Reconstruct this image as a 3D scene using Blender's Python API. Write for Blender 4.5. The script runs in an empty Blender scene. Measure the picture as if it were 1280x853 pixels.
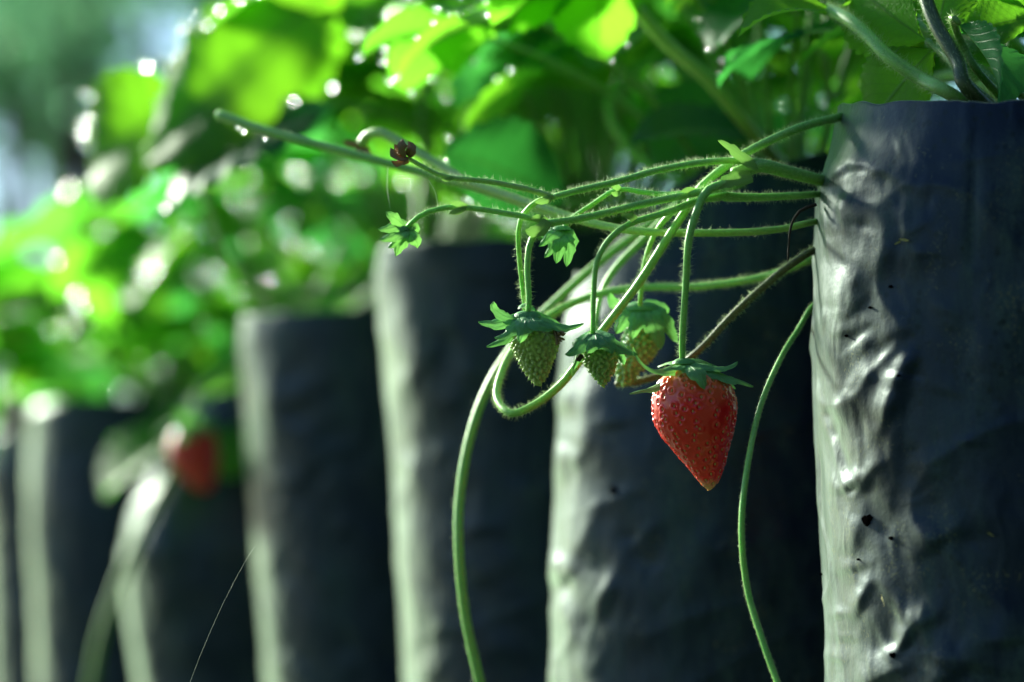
import bpy, math, random
import numpy as np
from mathutils import Vector, Matrix

random.seed(7); rng = np.random.default_rng(7)
scn = bpy.context.scene
C = scn.collection
PI = math.pi

# ------------------------------------------------------------------ camera frame
PITCH = math.radians(5.7); LENS = 100.0
PX = 1280 * LENS / 36.0
CAM = Vector((0, 0, 0.24))
AX = Vector((1, 0, 0)); AU = Vector((0, -math.sin(PITCH), math.cos(PITCH))); AF = Vector((0, math.cos(PITCH), math.sin(PITCH)))
def at(px, py, D):
    return CAM + AX * ((px - 640) / PX * D) + AU * ((426.5 - py) / PX * D) + AF * D
def proj(p):
    v = Vector(p) - CAM; D = v.dot(AF)
    return 640 + v.dot(AX) / D * PX, 426.5 - v.dot(AU) / D * PX, D

cam = bpy.data.objects.new('camera', bpy.data.cameras.new('camera')); C.objects.link(cam)
cam.location = CAM; cam.rotation_euler = (PI / 2 + PITCH, 0, 0)
cam.data.lens = LENS; cam.data.sensor_width = 36; cam.data.clip_start = 0.02; cam.data.clip_end = 2000
cam.data.dof.use_dof = True; cam.data.dof.focus_distance = 0.985; cam.data.dof.aperture_fstop = 5.0
cam.data.dof.aperture_blades = 0
scn.camera = cam

# ------------------------------------------------------------------ light
SUN_EL = math.radians(24); SUN_AZ = math.radians(38)      # azimuth measured to the left of +Y
to_sun = Vector((-math.sin(SUN_AZ) * math.cos(SUN_EL), math.cos(SUN_AZ) * math.cos(SUN_EL), math.sin(SUN_EL)))
sun = bpy.data.objects.new('sun', bpy.data.lights.new('sun', 'SUN')); C.objects.link(sun)
sun.data.energy = 5.0; sun.data.angle = math.radians(11); sun.data.color = (0.93, 1.0, 0.80)
sun.rotation_euler = (-to_sun).to_track_quat('-Z', 'Y').to_euler()
w = bpy.data.worlds.new('World'); scn.world = w; w.use_nodes = True
nt = w.node_tree; bg = nt.nodes['Background']
sky = nt.nodes.new('ShaderNodeTexSky'); sky.sky_type = 'NISHITA'; sky.sun_disc = False
sky.sun_elevation = SUN_EL; sky.sun_rotation = -SUN_AZ; sky.air_density = 1.2; sky.dust_density = 0.3; sky.ozone_density = 4.0
nt.links.new(sky.outputs[0], bg.inputs[0]); bg.inputs[1].default_value = 0.066
scn.view_settings.view_transform = 'Standard'; scn.view_settings.look = 'None'
scn.view_settings.exposure = 1.85; scn.view_settings.gamma = 1.0
scn.render.engine = 'CYCLES'
cy = scn.cycles; cy.use_denoising = True; cy.max_bounces = 10; cy.transmission_bounces = 8; cy.diffuse_bounces = 4
cy.glossy_bounces = 4; cy.sample_clamp_indirect = 80; cy.caustics_refractive = True; cy.caustics_reflective = False
try: cy.denoiser = 'OPENIMAGEDENOISE'
except Exception: pass

# ------------------------------------------------------------------ material helpers
def newmat(name):
    m = bpy.data.materials.new(name); m.use_nodes = True
    n = m.node_tree.nodes; return m, n, m.node_tree.links, n['Principled BSDF']
def N(n, t, **kw):
    x = n.new(t)
    for k, v in kw.items(): setattr(x, k, v)
    return x
def noise(n, l, coord, scale, detail=4, rough=0.55, vecscale=None):
    t = N(n, 'ShaderNodeTexNoise'); t.inputs['Scale'].default_value = scale
    t.inputs['Detail'].default_value = detail; t.inputs['Roughness'].default_value = rough
    if vecscale:
        mp = N(n, 'ShaderNodeMapping'); mp.inputs['Scale'].default_value = vecscale
        l.new(coord, mp.inputs['Vector']); coord = mp.outputs[0]
    l.new(coord, t.inputs['Vector']); return t
def ramp(n, l, src, stops):
    r = N(n, 'ShaderNodeValToRGB'); e = r.color_ramp.elements
    while len(e) < len(stops): e.new(0.5)
    for q, (p, c) in zip(e, stops):
        q.position = p; q.color = (c[0], c[1], c[2], 1) if hasattr(c, '__len__') else (c, c, c, 1)
    l.new(src, r.inputs[0]); return r
def mixc(n, l, fac, a, b, mode='MIX'):
    m = N(n, 'ShaderNodeMix', data_type='RGBA', blend_type=mode)
    for sock, v in ((m.inputs[0], fac), (m.inputs[6], a), (m.inputs[7], b)):
        if hasattr(v, 'is_output'): l.new(v, sock)
        elif hasattr(v, '__len__'): sock.default_value = (v[0], v[1], v[2], 1)
        else: sock.default_value = v
    return m.outputs[2]
def math_(n, l, op, a, b=None, clamp=False):
    m = N(n, 'ShaderNodeMath', operation=op, use_clamp=clamp)
    for i, v in enumerate((a, b)):
        if v is None: continue
        if hasattr(v, 'is_output'): l.new(v, m.inputs[i])
        else: m.inputs[i].default_value = v
    return m.outputs[0]
def bump(n, l, h, strength, dist, prev=None):
    b = N(n, 'ShaderNodeBump'); b.inputs['Strength'].default_value = strength; b.inputs['Distance'].default_value = dist
    l.new(h, b.inputs['Height'])
    if prev is not None: l.new(prev, b.inputs['Normal'])
    return b.outputs[0]

# black polythene, dusty and weathered
def plastic_mat():
    m, n, l, p = newmat('black_polythene')
    geo = N(n, 'ShaderNodeNewGeometry').outputs['Position']
    dust = noise(n, l, geo, 22, 8, 0.66, (1, 1, 0.5)); dr = ramp(n, l, dust.outputs[0], [(0.42, 0.0), (0.60, 1.0)])
    streak = noise(n, l, geo, 130, 5, 0.65, (1, 1, 0.16)); sr_ = ramp(n, l, streak.outputs[0], [(0.38, 0.12), (0.62, 1.0)])
    fine = noise(n, l, geo, 600, 4, 0.7); fr = ramp(n, l, fine.outputs[0], [(0.38, 0.0), (0.56, 1.0)])
    f = math_(n, l, 'MULTIPLY', math_(n, l, 'MULTIPLY', dr.outputs[0], sr_.outputs[0]), math_(n, l, 'ADD', math_(n, l, 'MULTIPLY', fr.outputs[0], 0.5), 0.5))
    c = mixc(n, l, f, (0.0005, 0.0018, 0.018), (0.034, 0.054, 0.050))
    blot = noise(n, l, geo, 48, 5, 0.7); br = ramp(n, l, blot.outputs[0], [(0.52, 0.0), (0.64, 1.0)])
    sp = noise(n, l, geo, 900, 2, 0.5); spr = ramp(n, l, sp.outputs[0], [(0.56, 0.0), (0.64, 1.0)])
    c = mixc(n, l, math_(n, l, 'MULTIPLY', br.outputs[0], math_(n, l, 'MULTIPLY', spr.outputs[0], 0.7)), c, (0.11, 0.10, 0.045))
    vo = N(n, 'ShaderNodeTexVoronoi'); vo.inputs['Scale'].default_value = 260; l.new(geo, vo.inputs['Vector'])
    pat = noise(n, l, geo, 35, 3, 0.6); pr_ = ramp(n, l, pat.outputs[0], [(0.45, 0.0), (0.56, 1.0)])
    dot = ramp(n, l, vo.outputs['Distance'], [(0.20, 1.0), (0.34, 0.0)])
    c = mixc(n, l, math_(n, l, 'MULTIPLY', math_(n, l, 'MULTIPLY', dot.outputs[0], pr_.outputs[0]), 0.85), c, (0.001, 0.002, 0.004))
    l.new(c, p.inputs['Base Color'])
    r = ramp(n, l, f, [(0.0, 0.36), (0.7, 0.58)]); l.new(r.outputs[0], p.inputs['Roughness'])
    p.inputs['Specular IOR Level'].default_value = 0.28
    p.inputs['Specular Tint'].default_value = (0.6, 0.9, 1.0, 1)
    p.inputs['Sheen Weight'].default_value = 0.55; p.inputs['Sheen Roughness'].default_value = 0.35; p.inputs['Sheen Tint'].default_value = (0.75, 1.0, 0.7, 1)
    cr = N(n, 'ShaderNodeTexNoise', noise_type='RIDGED_MULTIFRACTAL'); cr.inputs['Scale'].default_value = 26; cr.inputs['Detail'].default_value = 5
    cr.inputs['Roughness'].default_value = 0.5; cr.inputs['Distortion'].default_value = 0.6
    mp = N(n, 'ShaderNodeMapping'); mp.inputs['Scale'].default_value = (1, 1, 0.6); mp.inputs['Rotation'].default_value = (0.3, 0.4, 0.2); l.new(geo, mp.inputs[0]); l.new(mp.outputs[0], cr.inputs['Vector'])
    cr2 = N(n, 'ShaderNodeTexNoise', noise_type='RIDGED_MULTIFRACTAL'); cr2.inputs['Scale'].default_value = 75; cr2.inputs['Detail'].default_value = 4; cr2.inputs['Distortion'].default_value = 1.2; l.new(mp.outputs[0], cr2.inputs['Vector'])
    b0 = bump(n, l, cr2.outputs[0], 0.6, 0.0007)
    b1 = bump(n, l, cr.outputs[0], 0.7, 0.0018, b0)
    b2 = bump(n, l, streak.outputs[0], 0.15, 0.0006, b1)
    b3 = bump(n, l, fine.outputs[0], 0.3, 0.0004, b2)
    l.new(b3, p.inputs['Normal']); return m
def soil_mat(name='soil'):
    m, n, l, p = newmat(name); geo = N(n, 'ShaderNodeNewGeometry').outputs['Position']
    a = noise(n, l, geo, 60, 8, 0.7); r = ramp(n, l, a.outputs[0], [(0.3, (0.02, 0.014, 0.009)), (0.7, (0.09, 0.065, 0.042))])
    l.new(r.outputs[0], p.inputs['Base Color']); p.inputs['Roughness'].default_value = 0.95
    l.new(bump(n, l, a.outputs[0], 1, 0.01), p.inputs['Normal']); return m
def ground_mat():
    m, n, l, p = newmat('bare_earth'); geo = N(n, 'ShaderNodeNewGeometry').outputs['Position']
    a = noise(n, l, geo, 9, 9, 0.65); b = noise(n, l, geo, 0.6, 4, 0.6)
    r = ramp(n, l, a.outputs[0], [(0.3, (0.014, 0.014, 0.012)), (0.7, (0.045, 0.048, 0.036))])
    g = ramp(n, l, b.outputs[0], [(0.32, 0.0), (0.5, 1.0)])
    c = mixc(n, l, g.outputs[0], r.outputs[0], (0.035, 0.075, 0.02))
    l.new(c, p.inputs['Base Color']); p.inputs['Roughness'].default_value = 0.95
    l.new(bump(n, l, a.outputs[0], 0.8, 0.03), p.inputs['Normal']); return m

def leaf_mat(name, stops, trans_stops, twt=0.5, veins=True, nlat=9.0):
    m, n, l, p = newmat(name)
    oi = N(n, 'ShaderNodeObjectInfo').outputs['Random']
    geo = N(n, 'ShaderNodeNewGeometry'); 
    col = ramp(n, l, oi, stops).outputs[0]; tcol = ramp(n, l, oi, trans_stops).outputs[0]
    pn = noise(n, l, geo.outputs['Position'], 90, 5, 0.6)
    col = mixc(n, l, 0.5, col, mixc(n, l, pn.outputs[0], (0.35, 0.35, 0.35), (1.5, 1.5, 1.4)), 'MULTIPLY')
    hts = pn.outputs[0]
    if veins:
        uv = N(n, 'ShaderNodeUVMap'); sx = N(n, 'ShaderNodeSeparateXYZ'); l.new(uv.outputs[0], sx.inputs[0])
        u, v = sx.outputs[0], sx.outputs[1]
        av = math_(n, l, 'ABSOLUTE', math_(n, l, 'SUBTRACT', v, 0.5))          # 0..0.5
        ph = math_(n, l, 'SUBTRACT', math_(n, l, 'MULTIPLY', u, nlat), math_(n, l, 'MULTIPLY', av, nlat * 0.75))
        fr = math_(n, l, 'FRACT', math_(n, l, 'ADD', ph, 10.0))
        tri = math_(n, l, 'ABSOLUTE', math_(n, l, 'SUBTRACT', fr, 0.5))         # 0.5 at vein
        lat = ramp(n, l, tri, [(0.43, 0.0), (0.5, 1.0)]).outputs[0]
        mid = ramp(n, l, av, [(0.006, 1.0), (0.028, 0.0)]).outputs[0]
        vein = math_(n, l, 'MAXIMUM', math_(n, l, 'MULTIPLY', lat, 0.55), mid)
        vo = N(n, 'ShaderNodeTexVoronoi', feature='DISTANCE_TO_EDGE'); vo.inputs['Scale'].default_value = 420
        l.new(geo.outputs['Position'], vo.inputs['Vector'])
        net = ramp(n, l, vo.outputs[0], [(0.0, 1.0), (0.12, 0.0)]).outputs[0]
        vein = math_(n, l, 'MAXIMUM', vein, math_(n, l, 'MULTIPLY', net, 0.22))
        col = mixc(n, l, math_(n, l, 'MULTIPLY', vein, 0.45), col, (0.16, 0.30, 0.09))
        tcol = mixc(n, l, math_(n, l, 'MULTIPLY', vein, 0.6), tcol, (0.03, 0.12, 0.01))
        hts = math_(n, l, 'SUBTRACT', hts, vein)
    l.new(col, p.inputs['Base Color']); p.inputs['Roughness'].default_value = 0.5
    p.inputs['Specular IOR Level'].default_value = 0.16
    l.new(bump(n, l, hts, 0.5, 0.0006), p.inputs['Normal'])
    tr = N(n, 'ShaderNodeBsdfTranslucent'); l.new(tcol, tr.inputs[0])
    mx = N(n, 'ShaderNodeMixShader'); mx.inputs[0].default_value = twt
    l.new(p.outputs[0], mx.inputs[1]); l.new(tr.outputs[0], mx.inputs[2])
    l.new(mx.outputs[0], n['Material Output'].inputs[0]); return m

def stem_mat(name, c1, c2, sss=0.0, rough=0.45):
    m, n, l, p = newmat(name); geo = N(n, 'ShaderNodeNewGeometry').outputs['Position']
    a = noise(n, l, geo, 55, 4, 0.6); b = noise(n, l, geo, 900, 3, 0.6)
    r = ramp(n, l, a.outputs[0], [(0.35, c1), (0.65, c2)])
    c = mixc(n, l, 0.35, r.outputs[0], b.outputs[0], 'OVERLAY')
    l.new(c, p.inputs['Base Color']); p.inputs['Roughness'].default_value = rough
    p.inputs['Subsurface Weight'].default_value = sss * 2.2; p.inputs['Subsurface Radius'].default_value = (0.5, 1.0, 0.2)
    p.inputs['Subsurface Scale'].default_value = 0.002
    l.new(bump(n, l, b.outputs[0], 0.35, 0.0003), p.inputs['Normal']); return m
def hair_mat(name='stem_fuzz', c=(0.7, 0.85, 0.5)):
    m, n, l, p = newmat(name); p.inputs['Base Color'].default_value = (*c, 1); p.inputs['Roughness'].default_value = 0.5
    tr = N(n, 'ShaderNodeBsdfTranslucent'); tr.inputs[0].default_value = (*c, 1)
    mx = N(n, 'ShaderNodeMixShader'); mx.inputs[0].default_value = 0.5
    l.new(p.outputs[0], mx.inputs[1]); l.new(tr.outputs[0], mx.inputs[2]); l.new(mx.outputs[0], n['Material Output'].inputs[0])
    return m
def attr_mat(name, rough, sss, scale, coat=0.0, bumpd=0.0002, radius=(1, .3, .1)):
    m, n, l, p = newmat(name); a = N(n, 'ShaderNodeVertexColor'); a.layer_name = 'skin_colour'
    geo = N(n, 'ShaderNodeNewGeometry').outputs['Position']; b = noise(n, l, geo, 500, 4, 0.6)
    c = mixc(n, l, 0.15, a.outputs[0], b.outputs[0], 'OVERLAY')
    l.new(c, p.inputs['Base Color']); p.inputs['Roughness'].default_value = rough
    p.inputs['Subsurface Weight'].default_value = sss; p.inputs['Subsurface Radius'].default_value = radius
    p.inputs['Subsurface Scale'].default_value = scale
    p.inputs['Coat Weight'].default_value = coat; p.inputs['Coat Roughness'].default_value = 0.12
    l.new(bump(n, l, b.outputs[0], 0.3, bumpd), p.inputs['Normal']); return m
def plain(name, c, rough=0.5):
    m, n, l, p = newmat(name); geo = N(n, 'ShaderNodeNewGeometry').outputs['Position']
    a = noise(n, l, geo, 300, 4, 0.6)
    cc = mixc(n, l, a.outputs[0], tuple(x * 0.55 for x in c), tuple(min(1, x * 1.45) for x in c))
    l.new(cc, p.inputs['Base Color']); p.inputs['Roughness'].default_value = rough; return m
def water_mat():
    m, n, l, p = newmat('water'); p.inputs['Base Color'].default_value = (1, 1, 1, 1)
    p.inputs['Transmission Weight'].default_value = 1.0; p.inputs['IOR'].default_value = 1.33
    p.inputs['Roughness'].default_value = 0.26; return m

M = {}
M['plastic'] = plastic_mat(); M['soil'] = soil_mat(); M['ground'] = ground_mat()
M['leaf'] = leaf_mat('strawberry_leaf',
    [(0.0, (0.025, 0.13, 0.07)), (0.35, (0.035, 0.17, 0.03)), (0.7, (0.055, 0.22, 0.022)), (1.0, (0.09, 0.26, 0.02))],
    [(0.0, (0.08, 0.46, 0.08)), (0.35, (0.18, 0.62, 0.03)), (0.7, (0.22, 0.66, 0.03)), (1.0, (0.30, 0.72, 0.03))], 0.58)
M['young_leaf'] = leaf_mat('young_strawberry_leaf', [(0.0, (0.04, 0.14, 0.02)), (1.0, (0.07, 0.18, 0.015))],
    [(0.0, (0.20, 0.62, 0.02)), (1.0, (0.28, 0.68, 0.02))], 0.62)
M['mature_leaf'] = leaf_mat('mature_strawberry_leaf', [(0.0, (0.012, 0.075, 0.04)), (1.0, (0.02, 0.09, 0.03))],
    [(0.0, (0.02, 0.20, 0.04)), (1.0, (0.05, 0.30, 0.03))], 0.42)
M['sepal'] = leaf_mat('sepal', [(0.0, (0.15, 0.40, 0.18)), (1.0, (0.18, 0.44, 0.17))],
    [(0.0, (0.16, 0.44, 0.10)), (1.0, (0.20, 0.48, 0.09))], 0.36, True, 3.0)
M['bract'] = leaf_mat('bract', [(0.0, (0.24, 0.40, 0.12)), (1.0, (0.26, 0.42, 0.12))], [(0.0, (0.2, 0.42, 0.08)), (1.0, (0.2, 0.42, 0.08))], 0.3, False)
M['shade_shrub'] = leaf_mat('shade_shrub_leaf', [(0.0, (0.008, 0.022, 0.018)), (1.0, (0.012, 0.03, 0.022))], [(0.0, (0.01, 0.03, 0.02)), (1.0, (0.01, 0.03, 0.02))], 0.2, False)  # kept dark so the added, unseen shrubs dim the bag reflections
M['shrub'] = leaf_mat('shrub_leaf', [(0.0, (0.04, 0.10, 0.06)), (1.0, (0.05, 0.11, 0.055))],
    [(0.0, (0.22, 0.52, 0.32)), (1.0, (0.26, 0.56, 0.28))], 0.65, False)
M['stem'] = stem_mat('green_stem', (0.20, 0.48, 0.10), (0.30, 0.56, 0.13), 0.25)
M['olive'] = stem_mat('olive_stem', (0.26, 0.46, 0.10), (0.36, 0.54, 0.14), 0.15)
M['brown_stem'] = stem_mat('brown_stem', (0.07, 0.075, 0.025), (0.13, 0.12, 0.04))
M['pale_stem'] = stem_mat('pale_runner', (0.28, 0.42, 0.17), (0.40, 0.50, 0.26), 0.2)
M['petiole'] = stem_mat('petiole', (0.09, 0.24, 0.035), (0.16, 0.33, 0.06), 0.2)
M['dark_petiole'] = stem_mat('dark_petiole', (0.035, 0.07, 0.02), (0.06, 0.10, 0.03))
M['hair'] = hair_mat(); M['dry'] = plain('withered_tissue', (0.26, 0.16, 0.07), 0.85)
M['dark_dry'] = plain('dead_root', (0.035, 0.022, 0.016), 0.85)
M['red'] = attr_mat('ripe_skin', 0.24, 0.35, 0.004, 0.3, 0.00004)
M['green_fruit'] = attr_mat('unripe_skin', 0.5, 0.2, 0.002, 0.08, 0.00025, (0.5, 1, 0.2))
M['seed'] = plain('seed_ripe', (0.58, 0.36, 0.11), 0.35); M['seed_green'] = plain('seed_unripe', (0.30, 0.36, 0.12), 0.5)
M['water'] = water_mat(); M['bark'] = plain('bark', (0.09, 0.07, 0.05), 0.9)
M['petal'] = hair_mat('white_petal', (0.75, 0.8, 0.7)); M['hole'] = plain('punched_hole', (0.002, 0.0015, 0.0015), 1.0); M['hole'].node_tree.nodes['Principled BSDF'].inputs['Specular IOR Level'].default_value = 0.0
M['silk'] = hair_mat('silk', (0.7, 0.75, 0.7)); M['fleck'] = plain('dry_fleck', (0.30, 0.26, 0.10), 0.8)

# ------------------------------------------------------------------ mesh helpers
class MB:
    def __init__(s): s.v = []; s.f = []; s.mi = []; s.uv = {}; s.col = None
    def add(s, verts, faces, mi=0, uvs=None):
        o = len(s.v)
        for i, p in enumerate(verts):
            s.v.append(tuple(p))
            if uvs is not None: s.uv[o + i] = uvs[i]
        for f in faces: s.f.append(tuple(o + i for i in f)); s.mi.append(mi)
    def build(s, name, mats, parent=None, smooth=True, origin=None):
        v = s.v
        if origin is not None: v = [(a[0] - origin[0], a[1] - origin[1], a[2] - origin[2]) for a in v]
        me = bpy.data.meshes.new(name); me.from_pydata(v, [], s.f)
        if not isinstance(mats, (list, tuple)): mats = [mats]
        for m in mats: me.materials.append(m)
        me.polygons.foreach_set('material_index', s.mi)
        me.polygons.foreach_set('use_smooth', [smooth] * len(s.f))
        if s.uv:
            L = me.uv_layers.new(name='UVMap'); idx = np.empty(len(me.loops), dtype=np.int32); me.loops.foreach_get('vertex_index', idx)
            arr = np.array([s.uv.get(int(i), (0, 0.5)) for i in idx], dtype=np.float32).ravel(); L.data.foreach_set('uv', arr)
        if s.col is not None:
            ca = me.color_attributes.new('skin_colour', 'FLOAT_COLOR', 'POINT'); ca.data.foreach_set('color', np.array(s.col, dtype=np.float32).ravel())
        me.update()
        ob = bpy.data.objects.new(name, me); C.objects.link(ob)
        if origin is not None: ob.location = origin
        if parent is not None:
            ob.parent = parent
            if origin is not None: ob.location = Vector(origin) - world_loc(parent)
            else: ob.location = -world_loc(parent)
        return ob
def world_loc(o):
    p = Vector(o.location)
    while o.parent: o = o.parent; p += Vector(o.location)
    return p
def empty(name, loc):
    o = bpy.data.objects.new(name, None); C.objects.link(o); o.location = loc; o.empty_display_size = 0.02; return o
def tag(o, label=None, cat=None, group=None, kind=None):
    if label: o['label'] = label
    if cat: o['category'] = cat
    if group: o['group'] = group
    if kind: o['kind'] = kind
    return o

def catmull(pts, vals, step):
    P = [np.array(p, float) for p in pts]; P = [2 * P[0] - P[1]] + P + [2 * P[-1] - P[-2]]
    V = [vals[0]] + list(vals) + [vals[-1]]; out = []; ov = []
    for i in range(1, len(P) - 2):
        n = max(2, int(np.linalg.norm(P[i + 1] - P[i]) / step))
        for k in range(n):
            t = k / n; t2 = t * t; t3 = t2 * t
            out.append(0.5 * ((2 * P[i]) + (-P[i - 1] + P[i + 1]) * t + (2 * P[i - 1] - 5 * P[i] + 4 * P[i + 1] - P[i + 2]) * t2 + (-P[i - 1] + 3 * P[i] - 3 * P[i + 1] + P[i + 2]) * t3))
            ov.append(V[i] * (1 - t) + V[i + 1] * t)
    out.append(P[-2]); ov.append(V[-2]); return out, ov
def frames(pts):
    T = []
    for i in range(len(pts)):
        a = pts[max(0, i - 1)]; b = pts[min(len(pts) - 1, i + 1)]; d = b - a; T.append(d / (np.linalg.norm(d) + 1e-12))
    n = np.cross(T[0], [0.13, 0.9, 0.41]); n /= np.linalg.norm(n); out = []
    for t in T:
        n = n - t * np.dot(n, t); n /= np.linalg.norm(n); out.append((t, n, np.cross(t, n)))
    return out
def tube(mb, pts, rad, step=0.004, seg=8, mi=0, wob=0.0, hair=0, hair_len=0.0022, hmi=1, cap=True, hair_w=0.00004, r0=None):
    if not hasattr(rad, '__len__'): rad = [rad] * len(pts)
    P, R = catmull(pts, rad, step); F = frames(P)
    verts = []; faces = []
    for i, (p, r, (t, n, b)) in enumerate(zip(P, R, F)):
        rr = r * (1 + wob * (random.random() - 0.5))
        for k in range(seg):
            a = 2 * PI * k / seg; verts.append(p + (n * math.cos(a) + b * math.sin(a)) * rr)
    for i in range(len(P) - 1):
        for k in range(seg):
            k2 = (k + 1) % seg; faces.append((i * seg + k, i * seg + k2, (i + 1) * seg + k2, (i + 1) * seg + k))
    if cap:
        verts.append(P[0] - F[0][0] * R[0] * 0.4); verts.append(P[-1] + F[-1][0] * R[-1] * 0.5)
        a, z = len(verts) - 2, len(verts) - 1; o = (len(P) - 1) * seg
        for k in range(seg): faces.append((a, (k + 1) % seg, k)); faces.append((z, o + k, o + (k + 1) % seg))
    mb.add(verts, faces, mi)
    if hair:
        hv = []; hf = []
        tot = sum(np.linalg.norm(P[i + 1] - P[i]) for i in range(len(P) - 1)); nh = int(tot * hair * 6)
        for _ in range(nh):
            i = random.randrange(len(P) - 1); t_ = random.random(); p = P[i] * (1 - t_) + P[i + 1] * t_; t, n, b = F[i]; r = R[i]
            a = random.random() * 2 * PI; d = n * math.cos(a) + b * math.sin(a)
            hd = d + t * random.uniform(-0.9, 0.9) + np.array([random.gauss(0, .15) for _ in range(3)]); hd /= np.linalg.norm(hd)
            L = hair_len * random.uniform(0.25, 1.0); s1 = np.cross(hd, t); s1 /= np.linalg.norm(s1); s2 = np.cross(hd, s1)
            q = p + d * r * 0.9; o = len(hv); wv = hair_w
            for j in range(3):
                an = 2 * PI * j / 3; hv.append(q + (s1 * math.cos(an) + s2 * math.sin(an)) * wv)
            hv.append(q + hd * L); hf += [(o, o + 1, o + 3), (o + 1, o + 2, o + 3), (o + 2, o, o + 3)]
        mb.add(hv, hf, hmi)
    return P

def lattice(n0, seed):
    r = np.random.default_rng(seed); return r.random((n0, n0)) * 2 - 1
def vnoise(x, y, seed):
    L = lattice(64, seed); xi = np.floor(x).astype(int); yi = np.floor(y).astype(int); fx = x - xi; fy = y - yi
    fx = fx * fx * fx * (fx * (fx * 6 - 15) + 10); fy = fy * fy * fy * (fy * (fy * 6 - 15) + 10)
    a = L[xi % 64, yi % 64]; b = L[(xi + 1) % 64, yi % 64]; c = L[xi % 64, (yi + 1) % 64]; d = L[(xi + 1) % 64, (yi + 1) % 64]
    return (a * (1 - fx) + b * fx) * (1 - fy) + (c * (1 - fx) + d * fx) * fy
def fbm(x, y, seed, o=4):
    s = 0; a = 1
    for i in range(o): s = s + a * vnoise(x * 2 ** i + 13.7 * i, y * 2 ** i + 7.1 * i, seed + i); a *= 0.5
    return s

# ------------------------------------------------------------------ ground
mb = MB(); G = 60; ex = 600
xs = np.sign(np.linspace(-1, 1, G)) * np.abs(np.linspace(-1, 1, G)) ** 3 * ex
for j in range(G):
    for i in range(G):
        x, y = xs[i], xs[j]; mb.v.append((x, y, 0.0 if abs(x) < 3 and abs(y) < 4 else 0.05 * math.sin(x * 0.7) * math.sin(y * 0.5)))
for j in range(G - 1):
    for i in range(G - 1): mb.f.append((j * G + i, j * G + i + 1, (j + 1) * G + i + 1, (j + 1) * G + i)); mb.mi.append(0)
tag(mb.build('ground', M['ground']), kind='structure')

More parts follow.
